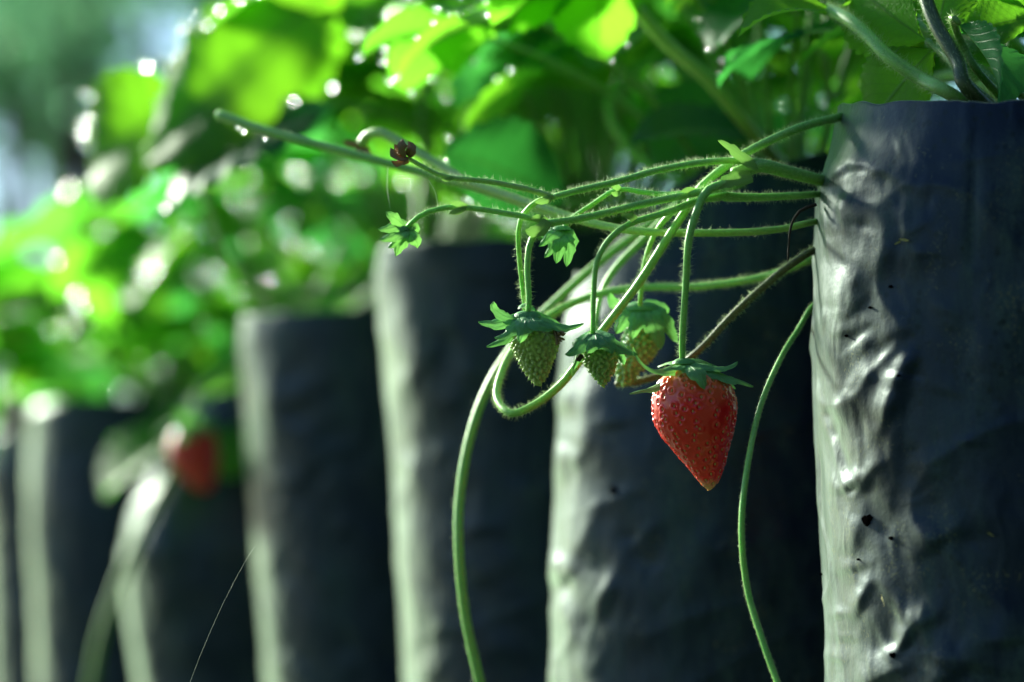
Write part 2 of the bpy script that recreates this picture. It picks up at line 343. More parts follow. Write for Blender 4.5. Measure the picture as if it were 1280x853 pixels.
# ------------------------------------------------------------------ grow bags
def interp(lst, x):
    return float(np.interp(x, [a for a, b in lst], [b for a, b in lst]))
BAGS = []
def make_bag(k, D, prof, rim, creases, label, R0=0.1, nth=240, nz=240, amp=1.0, ncr=26, expo=2.0):
    pts = [at(px, py, D) for px, py in prof]; zx = sorted((p.z, p.x) for p in pts)
    yc = at(640, 500, D).y; xl0 = interp(zx, 0.26 if D < 1.6 else 0.3); xc = xl0 + R0
    th = np.linspace(0, 2 * PI, nth, endpoint=False)
    c, s = np.cos(th), np.sin(th); cx = np.sign(c) * np.abs(c) ** (2 / expo); sy = np.sign(s) * np.abs(s) ** (2 / expo)
    rimz = np.zeros(nth)
    for i in range(nth):
        tt = th[i] if th[i] <= PI else 2 * PI - th[i]
        x = xc - R0 * math.cos(tt); y = yc - R0 * 0.95 * math.sin(tt); z = CAM.z + 0.17
        for _ in range(3):
            px, py, dd = proj((x, y, z)); tpy = interp(rim, px); z += (py - tpy) / PX * dd
        rimz[i] = z
    rimz = rimz + 0.0022 * fbm(th * 3.1, th * 0 + k, 70 + k, 4) * np.sin(th / 2) + 0.0010 * np.sin(th * 3 + k) + 0.0006 * np.sin(th * 11 + 2 * k) + 0.0004 * np.sin(th * 23 + k)
    t = np.linspace(0, 1, nz)[:, None]; Z = t * rimz[None, :]
    zl = np.array([a for a, b in zx]); xl = np.array([b for a, b in zx]); XL = np.interp(Z, zl, xl)
    RX = np.where(cx[None, :] > 0, xc - XL, R0 * (1 - 0.05 * t))
    X = xc - RX * cx[None, :]; sh = np.clip((xc - XL) / R0, 0.5, 1.1); Y = yc - R0 * 0.95 * sy[None, :] * (0.6 + 0.4 * sh) + 0 * Z
    nx = -cx / np.sqrt(cx ** 2 + sy ** 2 + 1e-9); ny = -sy / np.sqrt(cx ** 2 + sy ** 2 + 1e-9)
    # projected coordinates of every vertex, used to set folds where the bag shows them
    dx, dy, dz = X - CAM.x, Y - CAM.y, Z - CAM.z
    Dd = dy * AF.y + dz * AF.z; PXs = 640 + dx / Dd * PX; PYs = 426.5 - (dy * AU.y + dz * AU.z) / Dd * PX
    arc = th[None, :] * R0
    fade = np.clip((1 - t) * 12, 0.25, 1) * np.clip(t * 8, 0, 1)
    dsp = 0.0013 * amp * fbm(arc * 18 + k * 9 + Z * 6, Z * 12 + arc * 5, 11 + k, 2)
    dsp += 0.00028 * amp * fbm(arc * 90 + k + Z * 35, Z * 70, 31 + k, 3)
    dsp += 0.0008 * amp * (1 - np.abs(fbm(arc * 14 + Z * 16 + 3 * k, Z * 22 - arc * 10, 57 + k, 2))) ** 4
    r = random.Random(100 + k); front = (np.sin(th) > -0.3)[None, :]
    px0 = prof[-1][0]
    cr = list(creases)
    for _ in range(ncr):
        x0 = px0 + abs(r.gauss(0, 1)) * 90 / D; y0 = r.uniform(rim[0][1] + 40, 870); a = r.choice([r.uniform(0.6, 1.2), r.uniform(-0.5, 0.2), r.uniform(1.3, 1.8)]); L = r.uniform(15, 60) / D
        cr.append((x0, y0, x0 + math.cos(a) * L, y0 - math.sin(a) * L, r.uniform(5, 13) / D, r.uniform(0.6, 2.0) * r.choice([1, 1, -1]) * amp))
    for (x0, y0, x1, y1, wd, am) in cr:
        am = am * 0.62; wd = wd * (1.0 if k else 0.95)
        vx, vy = x1 - x0, y1 - y0; L2 = vx * vx + vy * vy; u = np.clip(((PXs - x0) * vx + (PYs - y0) * vy) / L2, 0, 1)
        ddx = PXs - (x0 + u * vx); ddy = PYs - (y0 + u * vy); side = (ddx * (-vy) + ddy * vx) / math.sqrt(L2)
        d2 = ddx ** 2 + ddy ** 2; wdd = wd * (1.8 - 0.9 * side / np.sqrt(d2 + 4.0))
        dsp = dsp + front * am * 0.001 * np.exp(-d2 / (wdd ** 2)) * (0.4 + 0.6 * np.sin(PI * np.clip(u, 0.05, 0.95)))
    dsp = dsp * fade
    X = X + nx[None, :] * dsp; Y = Y + ny[None, :] * dsp
    root = empty('grow_bag', (xc, yc, 0)); tag(root, label, 'grow bag', 'row of black grow bags')
    m = MB(); V = np.stack([X, Y, Z], -1).reshape(-1, 3); m.v = [tuple(a) for a in V]
    for j in range(nz - 1):
        b = j * nth
        for i in range(nth):
            i2 = (i + 1) % nth; m.f.append((b + i, b + nth + i, b + nth + i2, b + i2))
    # inner face from the rim down to the soil
    top = (nz - 1) * nth; base = len(m.v)
    cen = np.array([xc, yc])
    for lev, (dr, dzz) in enumerate([(0.0004, 0.0002), (0.0009, -0.004), (0.001, -0.03)]):
        for i in range(nth):
            p = np.array(m.v[top + i]); d = cen - p[:2]; d /= np.linalg.norm(d) + 1e-9
            m.v.append((p[0] + d[0] * dr, p[1] + d[1] * dr, p[2] + dzz))
    prev = top
    for lev in range(3):
        b = base + lev * nth
        for i in range(nth):
            i2 = (i + 1) % nth; m.f.append((prev + i, b + i, b + i2, prev + i2))
        prev = b
    m.mi = [0] * len(m.f); sl = m.build('plastic_sleeve', M['plastic'], root)
    so = MB(); ring = [np.array(m.v[prev + i]) for i in range(nth)]; zt = float(min(rimz)) - 0.022
    so.v.append((xc, yc, zt + 0.006)); nr = 8
    for q in range(1, nr + 1):
        for i in range(nth): so.v.append((xc + (ring[i][0] - xc) * q / nr, yc + (ring[i][1] - yc) * q / nr, zt + 0.003 * random.random() + 0.004 * (1 - q / nr)))
    for i in range(nth): so.f.append((0, 1 + i, 1 + (i + 1) % nth))
    for q in range(nr - 1):
        for i in range(nth):
            i2 = (i + 1) % nth; a = 1 + q * nth; so.f.append((a + i, a + nth + i, a + nth + i2, a + i2))
    so.mi = [0] * len(so.f); so.build('soil', M['soil'], root)
    info = dict(root=root, xc=xc, yc=yc, zt=zt, D=D, X=X, Y=Y, Z=Z, PXs=PXs, PYs=PYs, th=th, sleeve=sl); BAGS.append(info); return info

cr1 = [(1042, 222, 1062, 206, 7, 3.2), (1062, 206, 1085, 204, 7, 3.2), (1085, 204, 1118, 216, 9, 2.6), (1118, 216, 1150, 232, 14, 2.0),
       (1060, 250, 1066, 285, 7, 2.0), (1033, 240, 1040, 300, 9, 2.5), (1130, 470, 1142, 445, 6, 2.2), (1112, 505, 1140, 455, 9, 2.4), (1064, 390, 1075, 330, 12, 2.4),
       (1085, 345, 1120, 300, 16, 1.8), (1045, 480, 1052, 380, 14, 2.2), (1075, 470, 1040, 530, 10, 1.6), (1052, 610, 1070, 600, 6, 2.4), (1070, 615, 1090, 590, 7, 2.0),
       (1033, 520, 1062, 612, 4, -2.0), (1104, 535, 1130, 490, 9, 2.6), (1118, 600, 1126, 480, 9, 2.2), (1070, 765, 1084, 735, 6, 2.2), (1125, 812, 1142, 785, 8, 3.4), (1142, 785, 1170, 770, 10, 2.6),
       (1085, 852, 1128, 835, 9, 3.0), (1100, 806, 1140, 790, 12, -2.2), (1155, 690, 1185, 665, 9, 2.2), (1185, 665, 1225, 655, 14, 1.6), (1240, 800, 1280, 795, 12, 2.5), (1165, 815, 1260, 835, 14, 2.0),
       (1100, 180, 1210, 160, 20, 1.6), (1210, 125, 1204, 175, 7, 2.6), (1219, 122, 1214, 330, 3, -1.6), (1235, 400, 1225, 520, 18, 1.4), (1090, 620, 1110, 680, 12, -1.6), (1095, 425, 1130, 410, 12, 1.4), (1150, 560, 1190, 620, 20, 1.6),
       (1160, 860, 1215, 825, 12, 2.4), (1120, 340, 1170, 300, 24, 1.6), (1060, 700, 1075, 640, 10, 1.8)]
rr_ = random.Random(77)
for _ in range(60):
    x0 = 1030 + abs(rr_.gauss(0, 1)) * 95; y0 = rr_.uniform(200, 860); a_ = rr_.choice([rr_.uniform(0.5, 1.3), rr_.uniform(-0.4, 0.3), rr_.uniform(1.3, 1.9)]); L_ = rr_.uniform(10, 45)
    cr1.append((x0, y0, x0 + math.cos(a_) * L_, y0 - math.sin(a_) * L_, rr_.uniform(2.5, 6), rr_.uniform(0.3, 0.9) * rr_.choice([1, 1, -1])))
b1 = make_bag(0, 1.012, [(1052, 132), (1046, 165), (1036, 205), (1026, 240), (1021, 300), (1018, 400), (1020, 550), (1023, 660), (1027, 760), (1029, 870), (1034, 1100), (1040, 1400)],
    [(1040, 134), (1052, 132), (1120, 130), (1215, 122), (1280, 120), (1400, 122), (1700, 130)], cr1,
    'nearest, largest black plastic grow bag at the right edge, wrinkled and dusty grey-green', nth=420, nz=420, ncr=0, expo=2.1)
b2 = make_bag(1, 1.235, [(850, 186), (830, 205), (795, 228), (760, 265), (722, 335), (703, 420), (697, 500), (694, 650), (691, 853), (691, 1200)],
    [(700, 345), (722, 330), (760, 258), (800, 222), (845, 186), (880, 198), (920, 206), (1035, 186), (1300, 180)],
    [(735, 345, 770, 300, 14, 3), (745, 460, 735, 560, 16, 2.6), (715, 700, 745, 640, 13, 3), (740, 780, 760, 720, 14, 2.5), (900, 650, 850, 760, 25, 2), (780, 250, 830, 215, 10, 3)],
    'second black grow bag from the right, behind the ripe strawberry, with a punched hole')
b3 = make_bag(2, 1.455, [(482, 300), (472, 318), (469, 345), (478, 450), (488, 560), (496, 700), (508, 853), (512, 1100)],
    [(460, 306), (500, 304), (525, 302), (640, 296), (720, 292), (900, 290)], [(500, 350, 520, 480, 16, 3), (540, 330, 640, 345, 12, 2)],
    'third black grow bag from the right, behind the pair of green strawberries and looping runner')
b4 = make_bag(3, 1.68, [(312, 388), (302, 398), (298, 430), (303, 500), (310, 580), (322, 700), (337, 853), (342, 1100)],
    [(290, 395), (340, 392), (370, 390), (470, 385), (700, 380)], [(345, 430, 335, 560, 14, 3)],
    'fourth black grow bag from the right, blurred, with bright blotches down its left edge')
b5 = make_bag(4, 1.90, [(235, 492), (208, 560), (172, 640), (155, 695), (160, 760), (176, 853), (180, 1000)],
    [(200, 495), (235, 490), (320, 482), (600, 475)], [(175, 640, 195, 720, 16, 3.5)],
    'fifth black grow bag from the right, behind the blurred red strawberry', ncr=14)
b6 = make_bag(5, 2.13, [(55, 498), (38, 520), (38, 600), (42, 700), (48, 780), (52, 853), (54, 950)],
    [(30, 505), (60, 500), (400, 495)], [], 'sixth black grow bag from the right, far blurred one with pale left edge', nth=160, nz=140, ncr=12)
b7 = make_bag(6, 2.36, [(-10, 540), (-18, 600), (-12, 700), (-5, 853)], [(-40, 545), (300, 538)], [],
    'farthest grow bag, dark blurred strip touching the left edge of the picture', nth=160, nz=140, ncr=12)

def bag_point(b, px, py):
    ok = np.sin(b['th'])[None, :] > -0.05
    d = (b['PXs'] - px) ** 2 + (b['PYs'] - py) ** 2 + np.where(ok, 0, 1e9); i = np.unravel_index(np.argmin(d), d.shape)
    p = Vector((b['X'][i], b['Y'][i], b['Z'][i])); nr = Vector((p.x - b['xc'], p.y - b['yc'], 0)).normalized(); return p, nr
def hole(b, px, py, r):
    p, nr = bag_point(b, px, py); m = MB(); t = Vector((0, 0, 1)); s_ = nr.cross(t); vs = []; n = 18
    for q, (rr, h) in enumerate([(1.6, -0.0012), (1.25, -0.0003), (1.1, 0.0002), (0.6, 0.00025)]):
        for i in range(n):
            a = 2 * PI * i / n; jr = r * rr * (1 + 0.18 * math.sin(3 * a + px) + 0.1 * math.sin(7 * a)); vs.append(p + nr * (h + 0.0006) + t * math.sin(a) * jr * 0.8 + s_ * math.cos(a) * jr)
    fs = []; mi = []
    for q in range(3):
        for i in range(n): fs.append((q * n + i, q * n + (i + 1) % n, (q + 1) * n + (i + 1) % n, (q + 1) * n + i))
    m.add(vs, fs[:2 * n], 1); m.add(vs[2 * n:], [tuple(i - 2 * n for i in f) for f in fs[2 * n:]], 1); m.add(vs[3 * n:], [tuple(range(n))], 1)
    m.build('punched_hole', [M['plastic'], M['hole']], b['root'])
hole(b1, 1081, 651, 0.0017); hole(b1, 1119, 820, 0.0009); hole(b2, 771, 613, 0.0017)
for (px, py, r) in [(1113, 672, .0006), (1074, 698, .00035), (1115, 358, .0005), (1026, 718, .0004), (1029, 790, .0005), (1062, 420, .0004), (1090, 385, .0004), (1130, 470, .0004)]:
    hole(b1, px, py, r)
# flecks of dry matter stuck on the nearest bag
for (px, py, L, a) in [(1137, 302, 9, 0.2), (1128, 304, 6, -0.3), (1105, 752, 8, 1.2), (1240, 668, 5, 0.5)]:
    p, nr = bag_point(b1, px, py); t = Vector((0, 0, 1)); s_ = nr.cross(t); d = (s_ * math.cos(a) + t * math.sin(a)); e = nr.cross(d)
    m = MB(); Lm = L / PX; vs = []
    for i in range(7):
        u = i / 6 * 2 - 1; wv = Lm * 0.16 * (1 - u * u) + 1e-5
        vs += [p + d * u * Lm + nr * (0.0009 + 0.0003 * math.sin(u * 5)) + e * wv, p + d * u * Lm + nr * 0.0012 - e * wv]
    m.add(vs, [(2 * i, 2 * i + 1, 2 * i + 3, 2 * i + 2) for i in range(6)]); m.build('dry_fleck', M['fleck'], b1['root'])

# ------------------------------------------------------------------ leaves
def leaflet(mb, base, d, nrm, L, W, fold=0.25, droop=0.35, teeth=9, twist=0.0, nv=6, mi=0):
    d = Vector(d).normalized(); nrm = Vector(nrm); nrm = (nrm - d * nrm.dot(d)).normalized(); s = d.cross(nrm)
    nu = teeth * 4; verts = []; uvs = []; faces = []; edge = []
    for i in range(nu + 1):
        u = i / nu; wv = W * (math.sin(PI * min(1, u * 0.97 + 0.015) ** 1.15)) ** 0.72
        tooth = (u * teeth) % 1.0; ser = 1 + 0.13 * (tooth - 0.45) * (1 if 0.08 < u < 0.97 else 0)
        ang = droop * u * u; cx = u * L * (1 - 0.15 * droop * u * u); cz = -L * 0.5 * ang * u
        for j in range(-nv, nv + 1):
            v = j / nv; e = v * wv * (ser if abs(j) == nv else 1)
            z = cz + fold * abs(v) ** 1.3 * wv + 0.016 * L * math.cos(2 * PI * (u * teeth - abs(v) * teeth * 0.37)) * abs(v) * (1 - 0.3 * abs(v)) + 0.05 * L * math.sin(3 * u + 2 * v + twist * 7) * abs(v)
            fw = 0.16 * W * abs(v) * (1 - u)
            if abs(j) == nv: fw += 0.016 * L * (tooth > 0.7)
            p = base + d * (cx + fw) + s * (e * math.cos(fold * 0.6)) + nrm * z
            if twist: p = p + nrm * (twist * e * u)
            verts.append(p); uvs.append((u, 0.5 + v * 0.5))
            if abs(j) == nv and 0.15 < u < 0.98 and i % 4 == 3: edge.append((p, (p - (base + d * L * 0.45)).normalized(), 1 if j > 0 else 0))
    n = 2 * nv + 1
    for i in range(nu):
        for j in range(n - 1): faces.append((i * n + j, (i + 1) * n + j, (i + 1) * n + j + 1, i * n + j + 1))
    mb.add(verts, faces, mi, uvs); return edge

CAND = []
bm = MB()
for i in range(9):
    for j in range(14):
        a, b = PI * i / 8, 2 * PI * j / 14; bm.v.append((math.sin(a) * math.cos(b), math.sin(a) * math.sin(b), math.cos(a)))
for i in range(8):
    for j in range(14): bm.f.append((i * 14 + j, (i + 1) * 14 + j, (i + 1) * 14 + (j + 1) % 14, i * 14 + (j + 1) % 14)); bm.mi.append(0)
drop_src = bm.build('dew_drop', M['water']); DROP = drop_src.data; bpy.data.objects.remove(drop_src)
def dew(parent, p, r):
    o = bpy.data.objects.new('dew_drop', DROP); C.objects.link(o); o.parent = parent; o.location = Vector(p) - world_loc(parent)
    o.scale = (r * random.uniform(.9, 1.05), r, r * random.uniform(0.85, 1.1)); return o

def make_leaf(plant, crown, base, d, nrm, size, detail=9, drops=0, nv=5, via=None, hairy=0, pet='petiole', sidescale=0.95, fold=0.25, droop=0.4, pr=0.0011, dr=0.0016, trio=True, spread=1.15, hl=0.003, mat='leaf', dside=None, wr=0.40):
    d = Vector(d).normalized(); nrm = Vector(nrm); nrm = (nrm - d * nrm.dot(d)).normalized()
    m = MB(); E = leaflet(m, base + d * 0.004, d, nrm, size, size * wr, fold, droop, detail, random.uniform(-.15, .15), nv)
    if trio:
        for sg in (-1, 1):
            dd = Matrix.Rotation(sg * spread, 3, nrm) @ d; E += leaflet(m, base, dd, (nrm + dd * 0.1), size * sidescale, size * 0.38, fold, droop, detail, random.uniform(-.2, .2), nv)
    lf = m.build('leaf', M[mat], plant, origin=tuple(base))
    pm = MB()
    if via is None:
        c = Vector(crown); mid = c.lerp(base, 0.5) + Vector((0, 0, 0.25 * (base - c).length)) * 0.6; via = [c, mid]
    tube(pm, [Vector(v) for v in via] + [base, base + d * 0.004 + nrm * 0.0003], [pr * 1.5] + [pr * 1.15] * (len(via) - 1) + [pr, pr * 0.8], 0.006 if not hairy else 0.003, 7 if not hairy else 10, 0, 0.05, hairy, hl)
    pm.build('petiole', [M[pet], M['hair']], lf)
    CAND.extend((lf, tuple(e[0]), tuple(e[1])) for e in E)
    return lf

def make_plant(b, label, nleaf, size, drops_p, seedv, hmin=0.07, hmax=0.17, spread=0.13, avoid=None, dr=0.0016):
    random.seed(seedv); cr = Vector((b['xc'], b['yc'], b['zt'] + 0.01))
    root = empty('strawberry_plant', cr); tag(root, label, 'plant', 'strawberry plants in the grow bags')
    cm = MB(); tube(cm, [cr + Vector((0, 0, -0.012)), cr + Vector((0, 0, 0.004)), cr + Vector((0.002, 0, 0.018))], [0.011, 0.012, 0.007], 0.004, 10, 0, 0.2); cm.build('crown', M['brown_stem'], root)
    made = 0; tries = 0
    while made < nleaf and tries < nleaf * 6:
        tries += 1
        az = made * 2.39996 + random.uniform(-.5, .5); q = (made + 0.5) / nleaf; rr = spread * math.sqrt(q) * random.uniform(0.75, 1.2)
        h = hmin + (hmax - hmin) * (1 - q ** 1.3 * 0.75) * random.uniform(0.6, 1.12)
        out = Vector((math.cos(az), math.sin(az), 0)); base = cr + out * rr + Vector((0, 0, h))
        if avoid and avoid(base, out, size): continue
        made += 1
        nrm = Vector((0, 0, 1)) * random.uniform(0.45, 1.1) + out * random.uniform(0.1, 0.9) + Vector((random.gauss(0, .3), random.gauss(0, .3), 0))
        d = (out + Vector((random.gauss(0, .35), random.gauss(0, .35), random.uniform(-0.45, 0.25)))).normalized()
        make_leaf(root, cr, base, d, nrm, size * random.uniform(0.75, 1.15), 7, random.choice([5, 7, 10, 14]) if random.random() < drops_p + 0.2 else 0, 3, dr=dr)
    return root, cr

def clear_front(b):            # keep the random leaves off the front of the bags and away from the fruit
    def f(base, out, size):
        tip = base + out * size * 0.8
        for bb in BAGS:
            for zz in (-0.03, -0.10, -0.18, -0.26):
                s0 = Vector((bb['xc'] - 0.085, bb['yc'] + 0.0, bb['zt'] + 0.02 + zz)); t_ = (base - s0).dot(to_sun)
                if t_ > 0 and (base - s0 - to_sun * t_).length < 0.068 and random.random() < 0.9: return True
        for q in (base, tip):
            px, py, D = proj(q)
            if D < 1.13 and px < 1400: return True
            if D < 1.3 and py > 150: return True
            if D < 1.5 and py > 255: return True
            if D < 1.7 and py > 340: return True
            if D < 2.0 and py > 440: return True
            if py > 540: return True
        return False
    return f
p2, c2 = make_plant(b2, 'leafy strawberry plant in the second bag from the right, just behind the fruit stalks', 32, 0.055, 0.55, 21, dr=0.0018, spread=0.15, avoid=clear_front(b2))
p3, c3 = make_plant(b3, 'strawberry plant over the third bag from the right, blurred leaves with dew', 46, 0.058, 0.5, 22, dr=0.0025, spread=0.16, hmax=0.20, avoid=clear_front(b3))
p4, c4 = make_plant(b4, 'strawberry plant over the fourth bag from the right, blurred', 48, 0.060, 0.45, 23, dr=0.003, spread=0.17, hmax=0.22, avoid=clear_front(b4))
p5, c5 = make_plant(b5, 'strawberry plant over the fifth bag from the right, bearing the blurred red berry', 46, 0.060, 0.45, 24, dr=0.0034, hmin=0.03, spread=0.17, avoid=clear_front(b5))
p6, c6 = make_plant(b6, 'strawberry plant over the sixth bag from the right, strongly blurred with bright drops', 32, 0.068, 0.5, 25, dr=0.0038, hmin=0.02, hmax=0.15, spread=0.17, avoid=clear_front(b6))
p7, c7 = make_plant(b7, 'farthest strawberry plant, a soft green blur', 28, 0.066, 0.5, 26, dr=0.004, hmin=0.02, hmax=0.13, spread=0.17)
random.seed(99)

# the nearest plant (in the bag at the right edge) is laid out leaf by leaf
cr1v = Vector((b1['xc'], b1['yc'], b1['zt'] + 0.01))
p1 = empty('strawberry_plant', cr1v); tag(p1, 'nearest strawberry plant at top right, with sharp hairy stalks and long fruit stems', 'plant', 'strawberry plants in the grow bags')
cm = MB(); tube(cm, [cr1v + Vector((0, 0, -0.012)), cr1v + Vector((0, 0, 0.004)), cr1v + Vector((0.002, 0, 0.018))], [0.011, 0.012, 0.007], 0.004, 10, 0, 0.2); cm.build('crown', M['brown_stem'], p1)
def dirp(a, b): return (Vector(b) - Vector(a)).normalized()
def hand_leaf(plant, crown, base, tip, nrm, W=None, via=None, **kw):
    B = at(*base); T = at(*tip); L = (T - B).length; return make_leaf(plant, crown, B, T - B, Vector(nrm), L, via=via, **kw)
UPCAM = AU * 0.6 - AF * 0.8
# sharp leaf over the bag rim: seen from below, back-lit
hand_leaf(p1, cr1v, (1168, 58, 1.0), (1062, -18, 1.03), (0.25, -0.75, -0.55), via=[cr1v, at(1225, 118, 0.98), at(1195, 84, 0.985), at(1178, 66, 0.995)], detail=11, nv=9, hairy=2600, pr=0.0013, fold=0.12, droop=0.2, trio=True, spread=1.25, drops=5, dr=0.0006)
# leaf at the end of the thick hairy stalk
hand_leaf(p1, cr1v, (1040, 14, 1.03), (960, -20, 1.06), (0.1, -0.5, 0.9), via=[cr1v, at(1205, 128, 0.975), at(1150, 98, 0.985), at(1112, 72, 0.99), at(1085, 45, 1.0), at(1062, 26, 1.01)], detail=10, nv=7, hairy=3800, pr=0.0021, pet='stem', fold=0.4, droop=0.6, hl=0.0038)
# dark upright stalk and the folded dark leaf at the far right
hand_leaf(p1, cr1v, (1140, -60, 1.0), (1060, -160, 1.0), (0.1, -0.5, 0.9), via=[cr1v, at(1222, 124, 0.97), at(1196, 75, 0.975), at(1165, 20, 0.985)], detail=9, nv=5, hairy=2600, pr=0.0022, pet='dark_petiole')
hand_leaf(p1, cr1v, (1190, 22, 0.985), (1272, 112, 0.965), (0.75, -0.3, 0.75), via=[cr1v, at(1240, 110, 0.99), at(1205, 60, 0.99)], detail=10, nv=7, hairy=2200, pr=0.0012, fold=0.7, droop=0.5, trio=False, drops=3, dr=0.0006)
hand_leaf(p1, cr1v, (1255, 45, 1.03), (1180, -5, 1.05), (0.2, -0.7, 0.7), via=[cr1v, at(1275, 100, 1.01)], detail=10, nv=6, hairy=1500, pr=0.0012)
hand_leaf(p1, cr1v, (1262, 100, 1.0), (1225, 20, 1.02), (-0.6, -0.7, 0.4), via=[cr1v, at(1275, 118, 0.99)], detail=10, nv=6, hairy=1500, pr=0.0012, fold=0.5, trio=False)
hand_leaf(p1, cr1v, (1300, 20, 1.0), (1250, -60, 1.02), (-0.4, -0.7, 0.5), via=[cr1v, at(1300, 90, 0.99)], detail=10, nv=6, hairy=900, pr=0.0014)
for (bx, by, bD, tx, ty, tD) in [(1120, 20, 1.12, 1030, 40, 1.16), (1200, 40, 1.15, 1150, 100, 1.13), (1240, -20, 1.1, 1180, 30, 1.12), (1010, 40, 1.13, 930, 70, 1.17), (1290, 60, 1.12, 1230, 110, 1.1), (1120, 100, 1.17, 1050, 130, 1.2)]:
    hand_leaf(p1, cr1v, (bx, by, bD), (tx, ty, tD), (random.uniform(-.4, .2), -0.6, 0.8), detail=8, nv=4)

for (px_, py_, D_, dd_) in [(1080, 165, 0.99, 0.2), (1120, 150, 0.96, 0.25)]:  # two leaves added sunward to shade the rim of the nearest bag
    tc = at(px_, py_, D_) + to_sun * dd_; ax_ = Vector((-0.8, 0.1, -0.35)).normalized()
    make_leaf(p1, cr1v, tc - ax_ * 0.03, ax_, to_sun + Vector((0, -0.1, 0.3)), 0.050, 9, 0, 5, mat='leaf', fold=0.25, droop=0.3)
# leaves the photograph singles out further back
def hl(plant, crown, base, tip, nrm, **kw): return hand_leaf(plant, crown, base, tip, nrm, detail=8, nv=4, **kw)
hl(p3, c3, (450, -40, 1.38), (160, 190, 1.42), (-0.35, -0.85, 0.35), drops=8, dr=0.0026, trio=False, mat='young_leaf', droop=0.2, fold=0.1, dside=0, wr=0.27)
hl(p3, c3, (450, 20, 1.43), (250, 150, 1.44), (-0.3, -0.85, 0.4), drops=4, dr=0.0026, trio=False, mat='young_leaf', droop=0.2, fold=0.1)
hl(p3, c3, (270, 110, 1.44), (70, 215, 1.50), (0.3, -0.9, 0.25), drops=7, dr=0.0028, dside=0, wr=0.3, trio=False, mat='young_leaf')
hl(p3, c3, (430, 130, 1.37), (165, 235, 1.40), (0.1, -0.6, 0.75), drops=3, dr=0.0016, trio=False, mat='mature_leaf')
hl(p2, c2, (720, 260, 1.22), (572, 180, 1.2), (0.1, -0.95, 0.3), drops=6, dr=0.0018, trio=False, mat='mature_leaf')
hl(p2, c2, (700, 250, 1.30), (560, 215, 1.28), (0.1, -0.8, 0.5), drops=5, dr=0.0016, trio=False)
hl(p2, c2, (960, 170, 1.2), (800, 150, 1.18), (0.0, -0.5, 0.9), drops=7, dr=0.0018, trio=False, mat='mature_leaf')
hl(p2, c2, (930, 100, 1.25), (830, 190, 1.22), (-0.2, -0.9, 0.4), drops=6, dr=0.0015, trio=False)
hl(p5, c5, (270, 520, 1.85), (120, 590, 1.80), (-0.3, -0.4, 0.9), drops=5, dr=0.002)
# stalks standing in the blur
for (pl, pts, r, mat) in [(p2, [(760, -30, 1.17), (830, 50, 1.17), (885, 100, 1.17), (935, 160, 1.18), (1000, 230, 1.22)], 0.0028, 'olive'), (p2, [(1045, -20, 1.2), (1030, 60, 1.2), (1040, 140, 1.21)], 0.0018, 'petiole'),
                      (p3, [(545, -20, 1.45), (540, 60, 1.45), (530, 150, 1.45), (545, 290, 1.45)], 0.0028, 'petiole'), (p3, [(250, 230, 1.5), (290, 330, 1.48), (350, 370, 1.47)], 0.0022, 'olive'),
                      (p5, [(262, 520, 1.82), (215, 590, 1.8), (165, 690, 1.8), (128, 790, 1.8), (112, 870, 1.8)], 0.0034, 'petiole'), (p2, [(950, 60, 1.3), (920, 110, 1.28), (905, 200, 1.27)], 0.002, 'petiole'),
                      (p2, [(830, 60, 1.3), (760, 130, 1.28), (800, 200, 1.27), (860, 230, 1.26)], 0.002, 'stem')]:
    m = MB(); tube(m, [at(*q) for q in pts], r, 0.008, 8); m.build('stalk', M[mat], pl)

# ------------------------------------------------------------------ fruit stems of the nearest plant
def stem(pts, r0, r1, mat='stem', hair=2600, plant=None, hlen=0.0025, name='stem', extend=None, step=0.003):
    P = []
    if extend is not None:       # behind the bag, up over its rim and down to the crown
        y = pts[0][1]; P = [cr1v, at(1240, 112, 1.04), at(1170, 100, 1.10), at(1110, min(y + 20, 150), 1.118), at(1070, y, 1.095), at(1045, y, 1.06)]
    n0 = len(P); P += [at(*q) for q in pts]; n = len(P)
    r0 *= 0.93; r1 *= 0.93
    R = [r0] * n0 + [r0 + (r1 - r0) * i / max(1, n - n0 - 1) for i in range(n - n0)]
    m = MB(); tube(m, P, R, step, 12, 0, 0.05, hair, hlen); return m.build(name, [M[mat], M['hair']], plant or p1)
E = True
# main flower stalk sweeping down into the long loop and back to the bag
stem([(1020, 322, 1.035), (960, 345, 1.04), (880, 358, 1.05), (800, 360, 1.06), (735, 372, 1.06), (680, 400, 1.05), (640, 440, 1.035), (624, 475, 1.02), (622, 500, 1.01), (640, 517, 1.0), (670, 505, 1.0),
      (700, 482, 1.0), (722, 455, 1.0), (758, 407, 1.005), (800, 352, 1.0), (835, 297, 1.0), (858, 262, 1.0), (878, 232, 0.998), (922, 198, 0.995), (962, 176, 0.995), (1005, 158, 1.0), (1052, 146, 1.01)], 0.0014, 0.0016, hair=3600, extend=E)
stem([(1029, 226, 1.01), (1000, 219, 1.0), (973, 212, 0.995), (951, 207, 0.99), (930, 214, 0.99), (917, 219, 0.99)], 0.0022, 0.0028, hair=5200, extend=E)
stem([(951, 203, 0.99), (917, 201, 0.988), (872, 204, 0.985), (818, 214, 0.985), (780, 225, 0.985), (720, 239, 0.985), (690, 247, 0.985)], 0.0013, 0.0012, hair=3000)
stem([(692, 247, 0.985), (660, 237, 0.985), (610, 227, 0.985), (560, 222, 0.985), (535, 212, 0.985), (512, 199, 0.985)], 0.0012, 0.0008, hair=1500, mat='olive')
stem([(692, 246, 0.985), (672, 252, 0.988), (655, 267, 0.99), (648, 290, 0.992), (650, 330, 0.995), (655, 375, 0.998), (657, 395, 1.0)], 0.0011, 0.0008, hair=1500)
